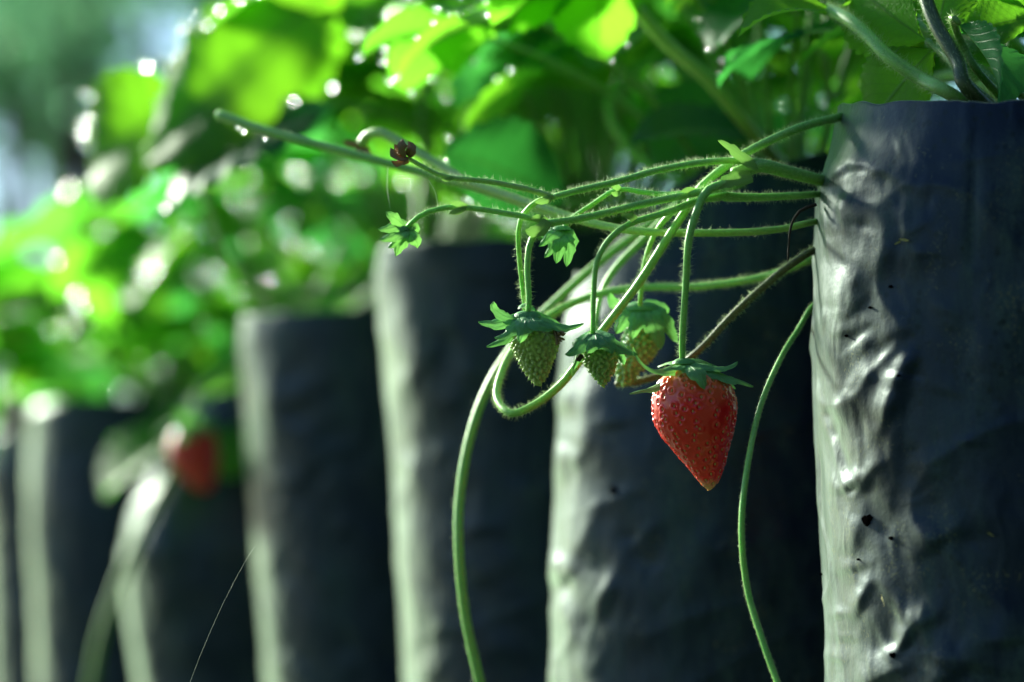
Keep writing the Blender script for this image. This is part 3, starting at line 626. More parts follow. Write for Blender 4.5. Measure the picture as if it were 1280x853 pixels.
stem([(925, 222, 0.99), (883, 238, 0.985), (804, 255, 0.985), (750, 268, 0.985), (710, 276, 0.985), (682, 279, 0.985)], 0.0014, 0.0014, hair=3000)
stem([(684, 279, 0.985), (655, 271, 0.985), (577, 259, 0.985), (535, 265, 0.985), (516, 277, 0.985), (508, 286, 0.985)], 0.0012, 0.0008, hair=1800)
stem([(686, 279, 0.985), (670, 291, 0.983), (661, 310, 0.982), (659, 340, 0.981), (661, 370, 0.98), (660, 396, 0.98)], 0.0012, 0.0010, hair=1800)
stem([(900, 236, 0.992), (838, 243, 0.99), (800, 240, 0.992), (771, 237, 0.995), (740, 256, 0.998), (712, 275, 1.0), (702, 290, 1.0)], 0.0010, 0.0008, hair=1500)
stem([(930, 224, 0.988), (886, 237, 0.982), (872, 262, 0.98), (861, 300, 0.978), (857, 360, 0.98), (853, 420, 0.983), (853, 455, 0.985)], 0.0017, 0.0011, hair=2000)
stem([(1026, 243, 1.01), (973, 246, 1.0), (930, 247, 0.995), (906, 246, 0.99)], 0.0012, 0.0018, hair=2600, extend=E)
stem([(910, 244, 0.99), (877, 250, 0.988), (832, 266, 0.985), (787, 280, 0.983), (762, 299, 0.982), (746, 328, 0.98), (742, 370, 0.98), (741, 418, 0.98)], 0.0014, 0.0009, hair=2200)
stem([(905, 247, 0.992), (870, 252, 0.995), (838, 268, 1.0), (818, 294, 1.01), (807, 325, 1.015), (802, 355, 1.02), (800, 382, 1.02)], 0.0012, 0.0009, hair=1500)
stem([(1021, 277, 1.015), (973, 287, 1.01), (917, 291, 1.005), (832, 291, 1.005), (780, 287, 1.01), (728, 276, 1.02), (685, 262, 1.03), (635, 245, 1.045), (585, 227, 1.06), (547, 205, 1.075), (497, 177, 1.09), (474, 166, 1.095), (458, 171, 1.10), (452, 182, 1.10)], 0.0012, 0.0023, mat='olive', hair=700, extend=E)
stem([(700, 272, 1.03), (640, 250, 1.05), (560, 225, 1.07), (480, 203, 1.08), (400, 182, 1.09), (330, 163, 1.10), (272, 143, 1.11)], 0.0016, 0.0019, hair=900)
stem([(1021, 312, 1.025), (990, 330, 1.02), (955, 358, 1.02), (915, 395, 1.02), (872, 440, 1.02), (835, 465, 1.03), (795, 478, 1.035), (770, 480, 1.035)], 0.0015, 0.0013, mat='brown_stem', hair=2400, extend=E)
stem([(1019, 380, 1.03), (998, 412, 1.02), (975, 450, 1.005), (950, 510, 0.985), (934, 585, 0.965), (927, 660, 0.96), (934, 735, 0.96), (953, 800, 0.955), (975, 862, 0.95), (1010, 960, 0.94)], 0.0010, 0.0012, hair=2600, hlen=0.0012, extend=E, name='runner')
stem([(930, 228, 1.10), (845, 258, 1.10), (800, 290, 1.10), (752, 326, 1.10), (700, 372, 1.10), (652, 420, 1.10), (612, 480, 1.095), (588, 545, 1.09), (575, 620, 1.085), (574, 690, 1.08), (582, 770, 1.08), (602, 860, 1.08), (630, 960, 1.08)], 0.0018, 0.0021, hair=500, name='runner')
stem([(852, 250, 1.075), (812, 292, 1.075), (770, 335, 1.075), (750, 372, 1.07), (742, 425, 1.06)], 0.0017, 0.0012, hair=400)
stem([(1020, 256, 1.0), (1000, 264, 0.998), (989, 282, 0.997), (986, 305, 0.997), (985, 326, 0.997)], 0.0007, 0.0003, mat='dark_dry', hair=0, name='dead_root')
# nodes with bracts
def ribbon(m, pts, W, facing, mi=0, tip=0.02, nv=4, cup=0.15, teeth=0, uvd=True):
    P, R = catmull([Vector(q) for q in pts], [1] * len(pts), 0.0012); n = len(P); vs = []; uv = []; fs = []
    T = frames(P); f = np.array(facing, float)
    for i, p in enumerate(P):
        u = i / (n - 1); t = T[i][0]; nn = f - t * np.dot(f, t); nn /= np.linalg.norm(nn) + 1e-9; s = np.cross(t, nn)
        ww = W * (tip + (math.sin(PI * min(0.999, (0.22 + 0.78 * u))) ** 0.75)) * (1 + (0.42 * (((u * teeth * 1.3 + 0.2) % 1) - 0.5) if teeth and u > 0.4 else 0))
        if u > 0.995: ww = W * 0.02
        for j in range(-nv, nv + 1):
            v = j / nv; vs.append(p + s * ww * v - nn * cup * W * (v * v) + nn * 0.05 * W * math.sin(9 * v + 5 * u)); uv.append((u, 0.5 + v / 2))
    k = 2 * nv + 1
    for i in range(n - 1):
        for j in range(k - 1): fs.append((i * k + j, (i + 1) * k + j, (i + 1) * k + j + 1, i * k + j + 1))
    m.add(vs, fs, mi, uv)
CF = tuple(-AF)
def bract(pts, W, facing=CF):
    m = MB(); ribbon(m, [at(*q) for q in pts], W, facing, teeth=3); m.build('bract', M['bract'], p1)
bract([(948, 208, 0.988), (930, 197, 0.984), (913, 184, 0.982), (898, 175, 0.98)], 0.0028, (0.3, -0.8, 0.4))
bract([(940, 220, 0.986), (915, 224, 0.984), (893, 236, 0.982)], 0.0030, (0, -0.9, 0.3))
bract([(685, 276, 0.983), (676, 287, 0.981), (664, 290, 0.980), (656, 288, .98)], 0.0022)
bract([(684, 278, 0.984), (672, 273, 0.982), (663, 275, 0.98)], 0.0016)
bract([(690, 247, 0.984), (680, 251, 0.982), (668, 253, 0.98)], 0.0014)
bract([(584, 259, 0.984), (572, 255, 0.982), (562, 254, 0.98)], 0.0012); bract([(582, 260, 0.984), (572, 264, 0.982), (561, 267, 0.98)], 0.0012)
bract([(776, 237, 0.994), (770, 234, 0.99), (764, 234, 0.988)], 0.0012); bract([(775, 240, 0.994), (769, 243, 0.99), (764, 241, 0.988)], 0.001)
bract([(796, 276, 0.983), (788, 271, 0.98), (776, 269, 0.979)], 0.0014); bract([(566, 222, .984), (558, 225, .983), (551, 224, .982)], 0.0008)
bract([(872, 240, .985), (860, 238, .983), (850, 240, .982)], 0.0012); bract([(722, 455, 1.0), (718, 462, .998), (715, 472, .996)], 0.0012)
# dewdrops on the long blurred stalk
for q in [(303, 164, 1.098, .0011), (296, 160, 1.1, .0008), (272, 142, 1.11, .0008), (330, 173, 1.095, .0006)]:
    o = dew(p1, at(q[0], q[1], q[2]), q[3])

# ------------------------------------------------------------------ berries
def berry(outline, Dd, nseed, label, ripe=True, col=None, pit=0.0006, sr=0.0009, nth=150, nz=120, axis_depth=0.95, name='strawberry', lean=0.0, hair=True, root=None):
    """outline: list of (py, pxleft, pxright) in the plane at distance Dd"""
    ys = [o[0] for o in outline]; y0, y1 = ys[0], ys[-1]
    base = at((outline[0][1] + outline[0][2]) / 2, y0, Dd)
    if root is None: root = empty(name, base); tag(root, label, 'strawberry', 'strawberries')
    def cs(t):
        y = y0 + (y1 - y0) * t; l_ = np.interp(y, ys, [o[1] for o in outline]); r_ = np.interp(y, ys, [o[2] for o in outline]); return y, (l_ + r_) / 2, (r_ - l_) / 2
    def surf(t, a):
        y, c_, h = cs(t); k = Dd / PX
        p = at(c_, y, Dd + lean * t) + AX * (-math.cos(a) * h * k) + (-AF) * (math.sin(a) * h * k * axis_depth); return np.array(p)
    T = [0.5 - 0.5 * math.cos(PI * (i / (nz - 1))) for i in range(nz)]
    T = [0.35 * (i / (nz - 1)) + 0.65 * t for i, t in enumerate(T)]
    P = np.array([[surf(t, 2 * PI * j / nth) for j in range(nth)] for t in T])
    # smooth the traced outline
    for _ in range(10): P[1:-1] = 0.25 * P[:-2] + 0.5 * P[1:-1] + 0.25 * P[2:]
    dU = np.gradient(P, axis=0); dV = np.roll(P, -1, 1) - np.roll(P, 1, 1); Nn = np.cross(dV, dU); Nn /= np.linalg.norm(Nn, axis=2, keepdims=True) + 1e-12
    cen = P.mean(axis=(0, 1)); 
    if np.sum(Nn[nz // 2] * (P[nz // 2] - cen)) < 0: Nn = -Nn
    seeds = []
    arc = np.cumsum(np.linalg.norm(P[1:, 0] - P[:-1, 0], axis=1)); rad = np.array([cs(t)[2] for t in T]) * Dd / PX
    wgt = np.maximum(rad, 0.0006); cdf = np.cumsum(wgt * np.gradient(np.concatenate([[0], arc]))); cdf /= cdf[-1]
    for s in range(nseed):
        q = (s + 0.5) / nseed; i = int(np.searchsorted(cdf, q)); i = min(max(i, 2), nz - 3); a = (s * 2.399963 + random.gauss(0, .11)) % (2 * PI); i = min(max(i + random.choice([-1, 0, 0, 1]), 2), nz - 3); j = int(a / (2 * PI) * nth) % nth
        seeds.append((i, j))
    disp = np.zeros((nz, nth))
    for (i, j) in seeds:
        p = P[i, j]; w_ = 14; ii = np.arange(max(0, i - w_), min(nz, i + w_)); jj = (np.arange(j - w_, j + w_)) % nth
        sub = P[np.ix_(ii, jj)]; d = np.linalg.norm(sub - p, axis=2); sg = sr
        disp[np.ix_(ii, jj)] += -pit * np.exp(-(d / (sg * 1.0)) ** 2) * 1.5 + pit * 0.8 * np.exp(-((d - sg * 1.75) / (sg * 0.6)) ** 2)
    if not ripe:
        disp = -disp * 0.8
    Pd = P + Nn * disp[..., None]
    m = MB(); m.v = [tuple(p) for p in Pd.reshape(-1, 3)]
    for i in range(nz - 1):
        for j in range(nth): j2 = (j + 1) % nth; m.f.append((i * nth + j, i * nth + j2, (i + 1) * nth + j2, (i + 1) * nth + j))
    m.v.append(tuple(P[0].mean(0))); a0 = len(m.v) - 1; m.v.append(tuple(P[-1].mean(0) + (P[-1].mean(0) - P[-3].mean(0)) * 0.3)); a1 = a0 + 1
    for j in range(nth): m.f.append((a0, (j + 1) % nth, j)); m.f.append((a1, (nz - 1) * nth + j, (nz - 1) * nth + (j + 1) % nth))
    m.mi = [0] * len(m.f); cols = []
    for i in range(nz):
        for j in range(nth):
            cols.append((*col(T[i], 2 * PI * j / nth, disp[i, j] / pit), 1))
    cols += [(*col(0, 0, 0), 1), (*col(1, 0, 0), 1)]; m.col = cols
    fl = m.build('flesh', M['red'] if ripe else M['green_fruit'], root)
    sm = MB()
    for (i, j) in seeds:
        p = P[i, j]; nn = Nn[i, j]; tt = P[min(nz - 1, i + 2), j] - P[max(0, i - 2), j]; tt = tt - nn * np.dot(tt, nn); tt /= np.linalg.norm(tt) + 1e-12; ss = np.cross(nn, tt)
        hsz = sr * random.uniform(.55, .72) * (1 if ripe else 0.85); c_ = p + nn * (-pit * 0.75 if ripe else pit * 0.9)
        vs = []; 
        for q in range(5):
            ph = PI * q / 4
            for k in range(8): an = 2 * PI * k / 8; vs.append(c_ + tt * math.cos(ph) * hsz * 1.25 + (ss * math.cos(an) * 0.72 + nn * math.sin(an) * 0.5) * math.sin(ph) * hsz)
        fs = [(q * 8 + k, q * 8 + (k + 1) % 8, (q + 1) * 8 + (k + 1) % 8, (q + 1) * 8 + k) for q in range(4) for k in range(8)]; sm.add(vs, fs, 0)
        if hair and (not ripe or proj(P[i, j])[0] < 869 and random.random() < 0.6):
            tip = c_ + nn * sr * random.uniform(1.0, 2.0) + tt * sr * random.uniform(.3, 1.2) + ss * random.gauss(0, .3) * sr; o = 0.00007
            sm.add([c_ + ss * o + nn * hsz * .4, c_ - ss * o + nn * hsz * .4, c_ + tt * o + nn * hsz * .4, tip], [(0, 1, 3), (1, 2, 3), (2, 0, 3)], 1)
    so = sm.build('seeds', [M['seed'] if ripe else M['seed_green'], M['hair']], fl)
    return root, fl
def calyx(root, sep, Dd, name='calyx', collar=None, cr=0.004):
    m = MB()
    for s in sep:
        pts, W, fc = s[0], s[1], s[2]; ribbon(m, [at(px, py, Dd + dd) for (px, py, dd) in pts], W, fc, teeth=s[3] if len(s) > 3 else 3, tip=0.05, nv=5, cup=0.22)
    if collar:
        c = at(*collar); prev = None; vs = []; n = 16
        for q in range(5):
            a = q / 4 * PI / 2
            for k in range(n): an = 2 * PI * k / n; vs.append(c + AX * math.cos(an) * cr * math.cos(a) + AF * math.sin(an) * cr * math.cos(a) + AU * cr * 0.5 * math.sin(a))
        m.add(vs, [(q * n + k, q * n + (k + 1) % n, (q + 1) * n + (k + 1) % n, (q + 1) * n + k) for q in range(4) for k in range(n)], 0, [(0.5, 0.6)] * len(vs))
    return m.build(name, M['sepal'], root)

def red_col(t, a, d):
    ra = np.array((0.78, 0.005, 0.004)); pale = np.array((0.90, 0.22, 0.06)); gr = np.array((0.50, 0.36, 0.12)); tipc = np.array((0.62, 0.40, 0.20))
    f = 0.5 + 0.5 * math.sin(a * 3 + 1.3) * 0.6 + 0.25 * math.sin(7 * a); k = max(0, 1 - t / (0.26 + 0.10 * f)); c = ra * (1 - k) + pale * k
    k2 = max(0, 1 - t / 0.12); c = c * (1 - k2) + gr * k2; k3 = max(0, (t - 0.90) / 0.1); c = c * (1 - k3) + tipc * k3
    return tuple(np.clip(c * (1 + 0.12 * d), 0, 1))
def gcol(c0, c1):
    c0 = np.array(c0); c1 = np.array(c1)
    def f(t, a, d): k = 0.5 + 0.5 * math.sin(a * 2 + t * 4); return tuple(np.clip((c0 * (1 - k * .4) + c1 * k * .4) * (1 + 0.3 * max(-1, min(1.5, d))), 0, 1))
    return f
random.seed(5)
ripe, fl = berry([(458, 852, 882), (461, 845, 890), (466, 835, 899), (475, 825, 909), (487, 818, 916), (500, 815.5, 920), (512, 815, 921), (525, 817, 920), (538, 822, 917.5), (551, 831, 914), (565, 843, 910), (580, 856, 906), (592, 866, 902), (602, 874, 898), (609, 880, 893), (613, 885, 888)],
    0.985, 250, 'ripe red strawberry hanging sharp in front of the second bag, pale shoulder and tip', True, red_col, pit=0.00034, sr=0.00068, nth=260, nz=220)
calyx(ripe, [
    ([(853, 456, 0), (838, 463, -.006), (818, 463, -.008), (804, 455, -.008), (796, 445, -.007), (792, 434, -.006)], 0.0024, (0.5, -0.35, 0.8)),
    ([(850, 459, .002), (835, 474, -.004), (818, 485, -.005), (803, 488, -.005), (787, 492, -.004)], 0.0022, (0.1, -0.55, 0.8)),
    ([(858, 455, -.001), (868, 462, -.011), (876, 473, -.014), (881, 487, -.0145)], 0.0034, (0.1, -1, 0.25)),
    ([(854, 455, -.001), (846, 459, -.009), (838, 460, -.012), (829, 463, -.013)], 0.0026, (-0.1, -0.6, 0.8)),
    ([(858, 453, 0), (876, 456, -.005), (895, 460, -.006), (912, 458, -.005), (922, 452, -.003)], 0.0024, (0, -0.45, 0.9)),
    ([(860, 455, 0), (885, 462, -.006), (908, 472, -.007), (925, 476, -.006), (942, 483, -.004)], 0.0030, (0.15, -0.55, 0.8)),
    ([(856, 452, .002), (872, 449, .004), (888, 455, .008), (905, 462, .01)], 0.0030, (0, -0.3, 1)),
    ([(860, 455, .002), (890, 466, .010), (912, 478, .011), (920, 486, .011)], 0.0028, (0.2, -0.4, 0.8)),
    ([(852, 453, .002), (840, 452, .008), (822, 458, .012)], 0.0030, (0, -0.3, 1))], 0.985, collar=(855, 455, 0.985), cr=0.0042)

gB = gcol((0.36, 0.47, 0.13), (0.48, 0.56, 0.2))
g1, _ = berry([(404, 650, 684), (410, 643, 692), (418, 638.5, 697), (427, 637.5, 698), (436, 640, 697), (446, 645, 694), (456, 650, 690), (466, 656, 686), (474, 662, 682), (480, 668, 677), (482.5, 671, 674)],
    0.982, 230, 'green unripe strawberry with wide ragged calyx, leftmost of the hanging fruit', False, gB, pit=0.0004, sr=0.00062, nth=200, nz=150)
calyx(g1, [
    ([(655, 392, 0), (643, 398, -.003), (630, 395, -.004), (618, 385, -.003), (617, 377, -.003)], 0.0026, (0, -0.7, .6)),
    ([(652, 394, 0), (635, 401, -.004), (618, 404, -.005), (598, 402, -.004)], 0.0030, (0, -0.75, .6)),
    ([(655, 392, 0), (643, 408, -.008), (630, 419, -.009), (618, 422, -.008)], 0.0034, (-.2, -0.7, .6)),
    ([(655, 395, 0), (640, 414, -.002), (628, 425, -.003), (608, 433, -.003)], 0.0026, (-.2, -0.7, .6)),
    ([(658, 392, -.001), (656, 404, -.010), (653, 416, -.0115), (649, 429, -.012)], 0.0036, (-.1, -1, .3)),
    ([(661, 392, -.001), (669, 402, -.010), (683, 408, -.011), (693, 411, -.011)], 0.0036, (.2, -0.8, .5)),
    ([(662, 392, 0), (684, 403, -.004), (707, 409, -.004), (730, 404, -.003)], 0.0026, (0, -0.6, .7)),
    ([(662, 390, .002), (680, 394, .006), (700, 405, .008), (715, 411, .008)], 0.0026, (.2, -.5, .8)),
    ([(656, 386, .006), (662, 381, .008), (672, 390, .010), (684, 400, .012)], 0.0040, (0, -.5, .9))], 0.982, collar=(659, 397, 0.982), cr=0.0050)
# withered stamens under its calyx
m = MB()
for q in range(14):
    a = at(694 + random.uniform(-4, 4), 415 + random.uniform(-3, 3), 0.978); b = at(702 + random.uniform(-6, 6), 424 + random.uniform(-9, 8), 0.976 + random.uniform(-.003, .003))
    tube(m, [a, (Vector(a) + Vector(b)) / 2 + Vector((0, 0, random.uniform(-.001, .001))), b], [0.0005, 0.0003, 0.00045], 0.001, 5)
m.build('withered_stamens', M['dry'], g1)
g2, _ = berry([(430, 735, 762), (437, 729, 768), (445, 727, 772), (453, 729, 772), (461, 734, 769), (469, 740, 766), (476, 746, 761), (482, 751, 756), (484, 753, 754)],
    0.982, 170, 'small green unripe strawberry in the middle, under a dark calyx', False, gcol((0.28, 0.44, 0.11), (0.38, 0.52, 0.15)), pit=0.0004, sr=0.00058, nth=170, nz=120)
calyx(g2, [
    ([(740, 415, 0), (728, 426, -.006), (718, 437, -.007), (706, 443, -.006)], 0.0036, (-.3, -.8, .5)),
    ([(742, 414, 0), (745, 425, -.008), (737, 436, -.009), (733, 441, -.009)], 0.0032, (-.1, -1, .3)),
    ([(743, 414, 0), (755, 424, -.008), (764, 435, -.009), (765, 443, -.009)], 0.0040, (.1, -1, .3)),
    ([(745, 415, 0), (762, 424, -.004), (778, 436, -.005), (798, 443, -.004)], 0.0026, (.3, -.8, .5)),
    ([(748, 420, 0), (770, 436, .000), (779, 448, .0), (781, 456, .0)], 0.0026, (.4, -.8, .3)),
    ([(738, 422, 0), (727, 440, .004), (720, 452, .005), (716, 463, .005)], 0.0022, (-.4, -.8, .3)),
    ([(742, 414, .002), (752, 418, .007), (770, 430, .009)], 0.0036, (0, -.4, .9))], 0.982, collar=(742, 423, 0.982), cr=0.0040)
m = MB()
for q in range(5): tube(m, [at(728, 446, 0.979), at(724 + random.uniform(-3, 3), 446 + random.uniform(-4, 5), 0.976)], [0.0006, 0.0007], 0.001, 5)
m.build('withered_stamens', M['dark_dry'], g2)
g3, _ = berry([(402, 786, 818), (410, 782, 822), (420, 779, 825), (430, 776, 825), (440, 773, 821), (452, 770, 813), (463, 769, 803), (473, 771, 794), (480, 776, 788), (483, 780, 784)],
    1.03, 150, 'slightly blurred unripe strawberry behind the others, pale green and brownish', False, gcol((0.24, 0.48, 0.14), (0.27, 0.44, 0.14)), pit=0.0005, sr=0.0008, nth=140, nz=100)
calyx(g3, [
    ([(800, 380, 0), (786, 392, -.006), (776, 405, -.009), (769, 417, -.009)], 0.0040, (-.2, -1, .3)),
    ([(802, 380, 0), (800, 395, -.009), (793, 410, -.012), (790, 424, -.012)], 0.0040, (-.1, -1, .2)),
    ([(804, 380, 0), (813, 395, -.009), (822, 415, -.011), (827, 437, -.010)], 0.0044, (.1, -1, .2)),
    ([(806, 380, 0), (824, 392, -.005), (836, 408, -.005), (848, 428, -.004)], 0.0036, (.3, -1, .3)),
    ([(806, 378, .002), (820, 381, .002), (832, 385, .002), (836, 391, .002)], 0.0030, (.2, -.8, .6)),
    ([(798, 382, .001), (784, 385, .0), (772, 382, .0), (764, 374, .0), (762, 366, 0)], 0.0026, (-.2, -.8, .6)),
    ([(800, 379, .004), (790, 380, .008), (778, 392, .012)], 0.004, (0, -.5, .8))], 1.03, collar=(802, 388, 1.03), cr=0.0068)
# blurred red berry over the fifth bag
b5r, _ = berry([(535, 225, 258), (542, 216, 266), (552, 211, 271), (566, 210, 272), (580, 215, 272), (594, 226, 270), (606, 238, 266), (614, 250, 260)],
    1.70, 90, 'blurred red strawberry hanging before the fifth bag on the left', True, lambda t, a, d: (0.75, 0.012, 0.02), pit=0.0006, sr=0.0015, nth=70, nz=60)
calyx(b5r, [([(240, 535, 0), (222, 530, -.01), (205, 535, -.01), (195, 545, -.01)], 0.006, (0, -.6, .8)), ([(240, 535, 0), (255, 530, -.008), (270, 535, -.01)], 0.006, (0, -.6, .8)),
    ([(238, 535, 0), (228, 545, -.02), (218, 552, -.022)], 0.006, (0, -.8, .5)), ([(242, 533, 0), (232, 520, 0), (220, 514, 0)], 0.006, (0, -.8, .5))], 1.70, collar=(241, 538, 1.7), cr=0.009)
m = MB(); tube(m, [c5, at(330, 440, 1.84), at(262, 478, 1.74), at(242, 505, 1.70), at(241, 536, 1.70)], [0.002, 0.0016, 0.0014, 0.0013, 0.0013], 0.006, 8); m.build('stem', M['stem'], p5)
b3r, _ = berry([(22, 494, 508), (27, 490, 511), (34, 490, 511), (41, 494, 507), (46, 499, 502)], 1.42, 40, 'tiny red berry nearly lost among the blurred leaves at top centre', True, lambda t, a, d: (0.38, 0.012, 0.012), pit=0.0004, sr=0.001, nth=50, nz=40)
m = MB(); tube(m, [c3, at(620, 100, 1.45), at(560, 10, 1.44), at(515, 2, 1.42), at(501, 24, 1.42)], [0.0016, 0.0013, 0.001, 0.001, 0.001], 0.006, 8); m.build('stem', M['stem'], p3)

# buds at the ends of the fruit stems
def bud(c, Dd, label, sep, cr, mat='sepal'):
    o = empty('flower_bud', at(c[0], c[1], Dd)); tag(o, label, 'flower bud', 'spent flower buds'); ca = calyx(o, sep, Dd, 'sepals', collar=(c[0], c[1], Dd), cr=cr)
    if mat != 'sepal': ca.data.materials[0] = M[mat]
    return o
o = bud((500, 288), 0.985, 'green spent flower bud with open ragged sepals at the far left stem tip', [
    ([(506, 285, 0), (498, 276, -.004), (490, 270, -.005), (482, 264, -.004)], 0.0026, (-.2, -.9, .4)), ([(506, 284, 0), (494, 284, -.005), (482, 286, -.006), (472, 286, -.005)], 0.0022, (-.2, -.9, .3)),
    ([(507, 286, 0), (496, 292, -.006), (485, 297, -.007), (473, 300, -.006)], 0.0028, (-.2, -.9, .3)), ([(507, 287, 0), (499, 297, -.005), (492, 304, -.005), (485, 310, -.004)], 0.0026, (-.1, -.9, .3)),
    ([(508, 288, 0), (503, 300, -.004), (498, 310, -.004), (494, 321, -.003)], 0.0028, (0, -.9, .2)), ([(510, 287, 0), (516, 296, -.003), (521, 303, -.003), (522, 311, -.002)], 0.0024, (.1, -.9, .3)),
    ([(509, 285, 0), (515, 282, .0), (521, 284, .002), (523, 291, .002)], 0.0020, (.2, -.8, .4)), ([(506, 283, .004), (503, 278, .005), (500, 272, .006)], 0.002, (0, -.6, .6))], 0.0035)
m = MB()
for q in range(10):
    a = at(490 + random.uniform(-4, 4), 283 + random.uniform(-6, 8), 0.986); tube(m, [at(500, 290, .985), a], [0.0005, 0.0004], 0.002, 5)
m.build('withered_stamens', M['dry'], o)
bud((702, 288), 1.0, 'green spent flower bud hanging above the green strawberries, soft focus', [
    ([(700, 286, 0), (692, 292, -.005), (682, 300, -.006), (673, 308, -.005)], 0.0028, (-.2, -.9, .3)), ([(701, 287, 0), (696, 300, -.006), (688, 312, -.006), (680, 322, -.005)], 0.0026, (-.1, -.9, .3)),
    ([(702, 287, 0), (700, 302, -.007), (698, 316, -.007), (695, 330, -.006)], 0.0030, (0, -.9, .3)), ([(703, 287, 0), (708, 300, -.005), (711, 314, -.005), (708, 334, -.004)], 0.0028, (.1, -.9, .3)),
    ([(704, 287, 0), (711, 292, -.002), (716, 300, 0), (715, 316, .002)], 0.0026, (.2, -.9, .3)), ([(700, 286, 0), (690, 288, -.002), (681, 293, 0), (673, 293, 0)], 0.002, (-.2, -.7, .5))], 0.0036)
o = bud((503, 192), 0.985, 'dried brown flower head at the tip of the thin upper stem', [
    ([(508, 196, 0), (500, 196, -.003), (492, 192, -.004), (488, 184, -.003)], 0.0017, (-.2, -.8, .5)), ([(508, 196, 0), (501, 201, -.003), (496, 205, -.003), (489, 201, -.003)], 0.0014, (-.2, -.9, .2)),
    ([(508, 195, 0), (505, 187, -.004), (502, 180, -.004), (504, 173, -.002)], 0.0018, (0, -.9, .3)), ([(509, 195, 0), (514, 189, -.002), (515, 182, -.001), (510, 176, 0)], 0.0018, (.3, -.9, .2)),
    ([(508, 196, 0), (507, 202, .001), (500, 206, .002)], 0.0014, (0, -.9, -.2)), ([(508, 195, .002), (498, 188, .003), (493, 180, .003)], 0.0016, (0, -.9, .2))], 0.0020, 'dry')
m = MB()
for q in range(16):
    tube(m, [at(507, 195, .985), at(500 + random.uniform(-7, 6), 188 + random.uniform(-8, 14), .985 + random.uniform(-.004, .003))], [0.0004, 0.00035], 0.002, 5)
m.build('withered_stamens', M['dry'], o)
o = bud((450, 186), 1.10, 'withered brown flower head at the bent end of the pale blurred stalk', [
    ([(452, 182, 0), (458, 192, -.003), (468, 194, -.003)], 0.0022, (0, -1, .2)), ([(452, 182, 0), (440, 180, -.003), (428, 176, -.003)], 0.0016, (0, -1, .2)), ([(452, 184, 0), (452, 192, -.003), (460, 198, -.003)], 0.0026, (0, -1, .2))], 0.0024, 'dry')

# spider silk
def silk(pts, label, r=0.000022):
    m = MB(); tube(m, [at(*q) for q in pts], r, 0.01, 5); tag(m.build('spider_thread', M['silk']), label, 'spider thread', 'strands of spider silk')
silk([(228, 880, .99), (250, 820, .988), (280, 752, .985), (306, 703, .985), (318, 684, .985)], 'thin strand of spider silk slanting across the dark fourth bag')
silk([(536, 226, 1.0), (543, 238, 1.0), (546, 250, 1.0), (549, 268, .995)], 'short wavy spider thread hanging from the long stalk', 0.00004)
silk([(485, 208, 1.02), (484, 235, 1.01), (488, 262, 1.0)], 'faint straight spider thread above the far left bud', 0.00003)

# ------------------------------------------------------------------ shrubs behind the rows
def shrub(x, y, r, h, label, n, seedv, leaf=0.05, mat='shrub', zmin=0.12, nm='shrub'):
    rr = random.Random(seedv); root = empty(nm.replace(' ', '_'), (x, y, 0)); tag(root, label, nm, 'shrubs and small trees beyond the strawberry row')
    m = MB(); ends = []
    for q in range(9):
        a = rr.uniform(0, 2 * PI); e = Vector((x + math.cos(a) * r * rr.uniform(.2, .7), y + math.sin(a) * r * rr.uniform(.2, .7), h * rr.uniform(.55, .95))); ends.append(e)
        tube(m, [Vector((x, y, 0)), Vector((x, y, 0)).lerp(e, .5) + Vector((rr.gauss(0, .08), rr.gauss(0, .08), .1)), e], [0.04, 0.025, 0.008], 0.1, 7)
    m.build('trunk', M['bark'], root); m = MB(); cl = []
    for q in range(46):
        a = rr.uniform(0, 2 * PI); t = rr.random() ** .5; z = rr.uniform(zmin, 1.0); wz = math.sqrt(max(0.05, 1 - (z - .5) ** 2 * 3.0)); cl.append((Vector((x + math.cos(a) * r * t * wz, y + math.sin(a) * r * t * wz, h * z)), r * rr.uniform(.16, .34)))
    for q in range(n):
        c, cr_ = rr.choice(cl); p = c + Vector((rr.gauss(0, 1), rr.gauss(0, 1), rr.gauss(0, .8))) * cr_ * .55
        d = Vector((rr.gauss(0, 1), rr.gauss(0, 1), rr.gauss(-.3, .6))).normalized(); s = d.cross(Vector((rr.gauss(0, .6), rr.gauss(0, .6), 1))).normalized(); L = leaf * rr.uniform(.7, 1.4); nn = d.cross(s)
        m.add([p, p + d * L * .5 + s * L * .27 + nn * L * .06, p + d * L, p + d * L * .5 - s * L * .27 + nn * L * .06], [(0, 1, 2), (0, 2, 3)])
    m.build('crown', M[mat], root, smooth=False)
shrub(-0.95, 5.2, 0.55, 1.9, 'grey-green small tree far behind at the top left corner', 3300, 1, zmin=0.62, nm='small tree')
shrub(-0.72, 6.6, 0.75, 2.4, 'small tree with thin trunk between the corner tree and the tall shrub', 4200, 9, zmin=0.6, nm='small tree')
shrub(-0.1, 6.0, 0.9, 2.3, 'tall shrub behind the leaves, right of the corner shrub', 12000, 2, 0.06)
shrub(-2.1, 7.2, 0.8, 2.2, 'distant small tree beyond the left edge, pale and out of focus', 2000, 3, 0.06, zmin=0.5, nm='small tree')
shrub(1.3, 5.4, 0.9, 2.2, 'shrub hidden behind the leaves at the upper right', 9000, 4, 0.06)

# unseen shrubs added behind and beside the camera to darken what the bags reflect
for i, (hx, hy, nm) in enumerate([(-1.6, -2.6, 'leftmost'), (0.2, -2.8, 'second'), (2.0, -2.4, 'third'), (3.2, -0.8, 'fourth'), (3.6, 1.2, 'rightmost')]):
    shrub(hx, hy, 1.15, 3.2, nm + ' added dark shrub, unseen behind the camera, that darkens the bag fronts', 5200, 40 + i, 0.17, 'shade_shrub')

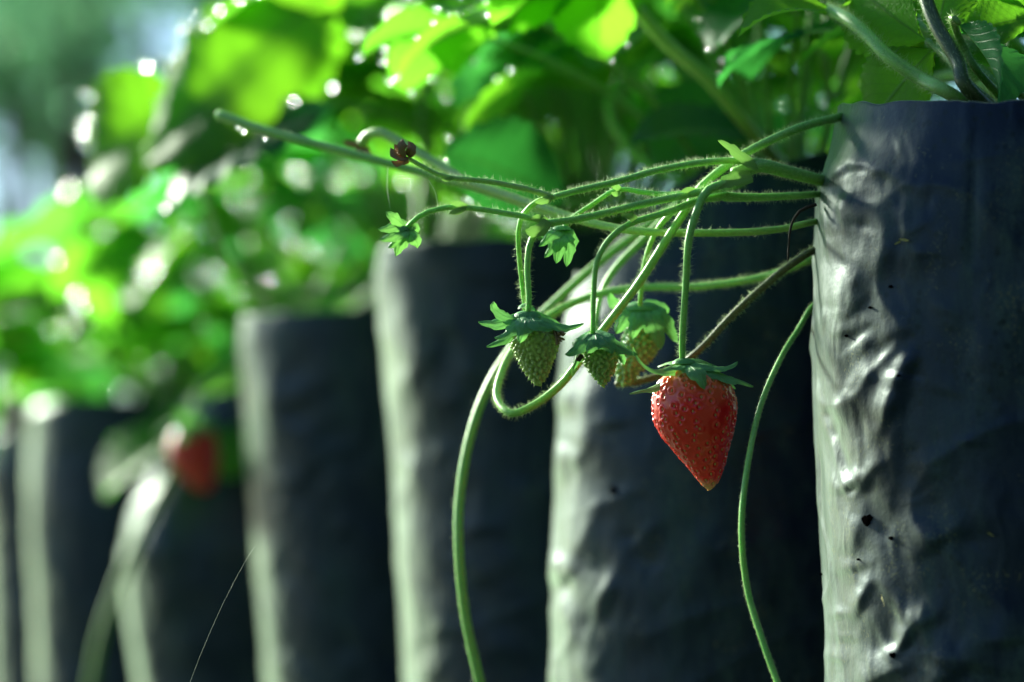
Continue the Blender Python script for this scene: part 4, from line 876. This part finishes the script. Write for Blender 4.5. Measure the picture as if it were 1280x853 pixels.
# dew: beads of water on those leaf teeth that face the light and can be seen from the path
bpy.context.view_layer.update(); dg = bpy.context.evaluated_depsgraph_get()
random.seed(3); cand = []
for (lf, p, o) in CAND:
    P = Vector(p); px, py, D = proj(P)
    if not (-40 < px < 1320 and -40 < py < 600) or D < 1.05: continue
    r = min(0.0026, max(0.0009, 0.0048 * (D - 0.985))); Q = P + Vector(o) * r * 0.8 + Vector((0, 0, r * 0.2))
    toc = (CAM - Q).normalized()
    if scn.ray_cast(dg, Q + toc * r * 1.2, toc, distance=(CAM - Q).length - r * 2 - 0.05)[0]: continue
    if scn.ray_cast(dg, Q + to_sun * r * 1.2, to_sun, distance=1.5)[0]: continue
    cand.append((lf, Q, r, px, py))
want = [(257,18),(235,38),(216,62),(202,87),(197,112),(195,153),(340,8),(320,2),(310,0),(392,95),(380,110),(120,128),(135,130),(90,178),(82,192),(77,205),(75,215),(110,355),(105,370),(98,385),(92,400),(86,418),(80,430),(150,340),(165,337),(178,335),(190,333),(193,447),(105,512),(12,505),(8,420),(15,415),
 (0,440),(472,10),(625,8),(704,5),(934,8),(400,80),(540,18),(560,85),(668,100),(665,72),(690,72),(700,75),(764,120),(755,130),(685,140),(678,162),(672,185),(576,182),(566,194),(596,232),(625,206),(632,205),(652,220),(667,214),(718,240),(720,218),(755,215),(792,170),(803,170),(818,158),(833,152),(851,150),(889,163),(842,183),(862,183),(820,200),(750,30),(740,40),(830,60),(1015,128),(1096,108),(1090,118),(1100,117),(1053,128),(970,60),(985,50),(760,95),(600,60),(520,60),(300,330),(330,300),(240,300),(60,330),(30,400),(150,300),(210,250),(420,300),(260,360),(450,60),(480,90),(350,60),(880,20),(905,35)]
picked = 0
for (tx, ty) in want:
    best = None
    for c in cand:
        d = math.hypot(c[3] - tx, c[4] - ty)
        if best is None or d < best[0]: best = (d, c)
    if best and best[0] < 45: cand.remove(best[1]); c = best[1]; dew(c[0], c[1], c[2] * random.uniform(.85, 1.1)); picked += 1
random.shuffle(cand)
for c in [c for c in cand if c[3] > 250][:70]: dew(c[0], c[1], c[2] * random.uniform(.6, 1.0))
print('DEW', picked, len(cand))
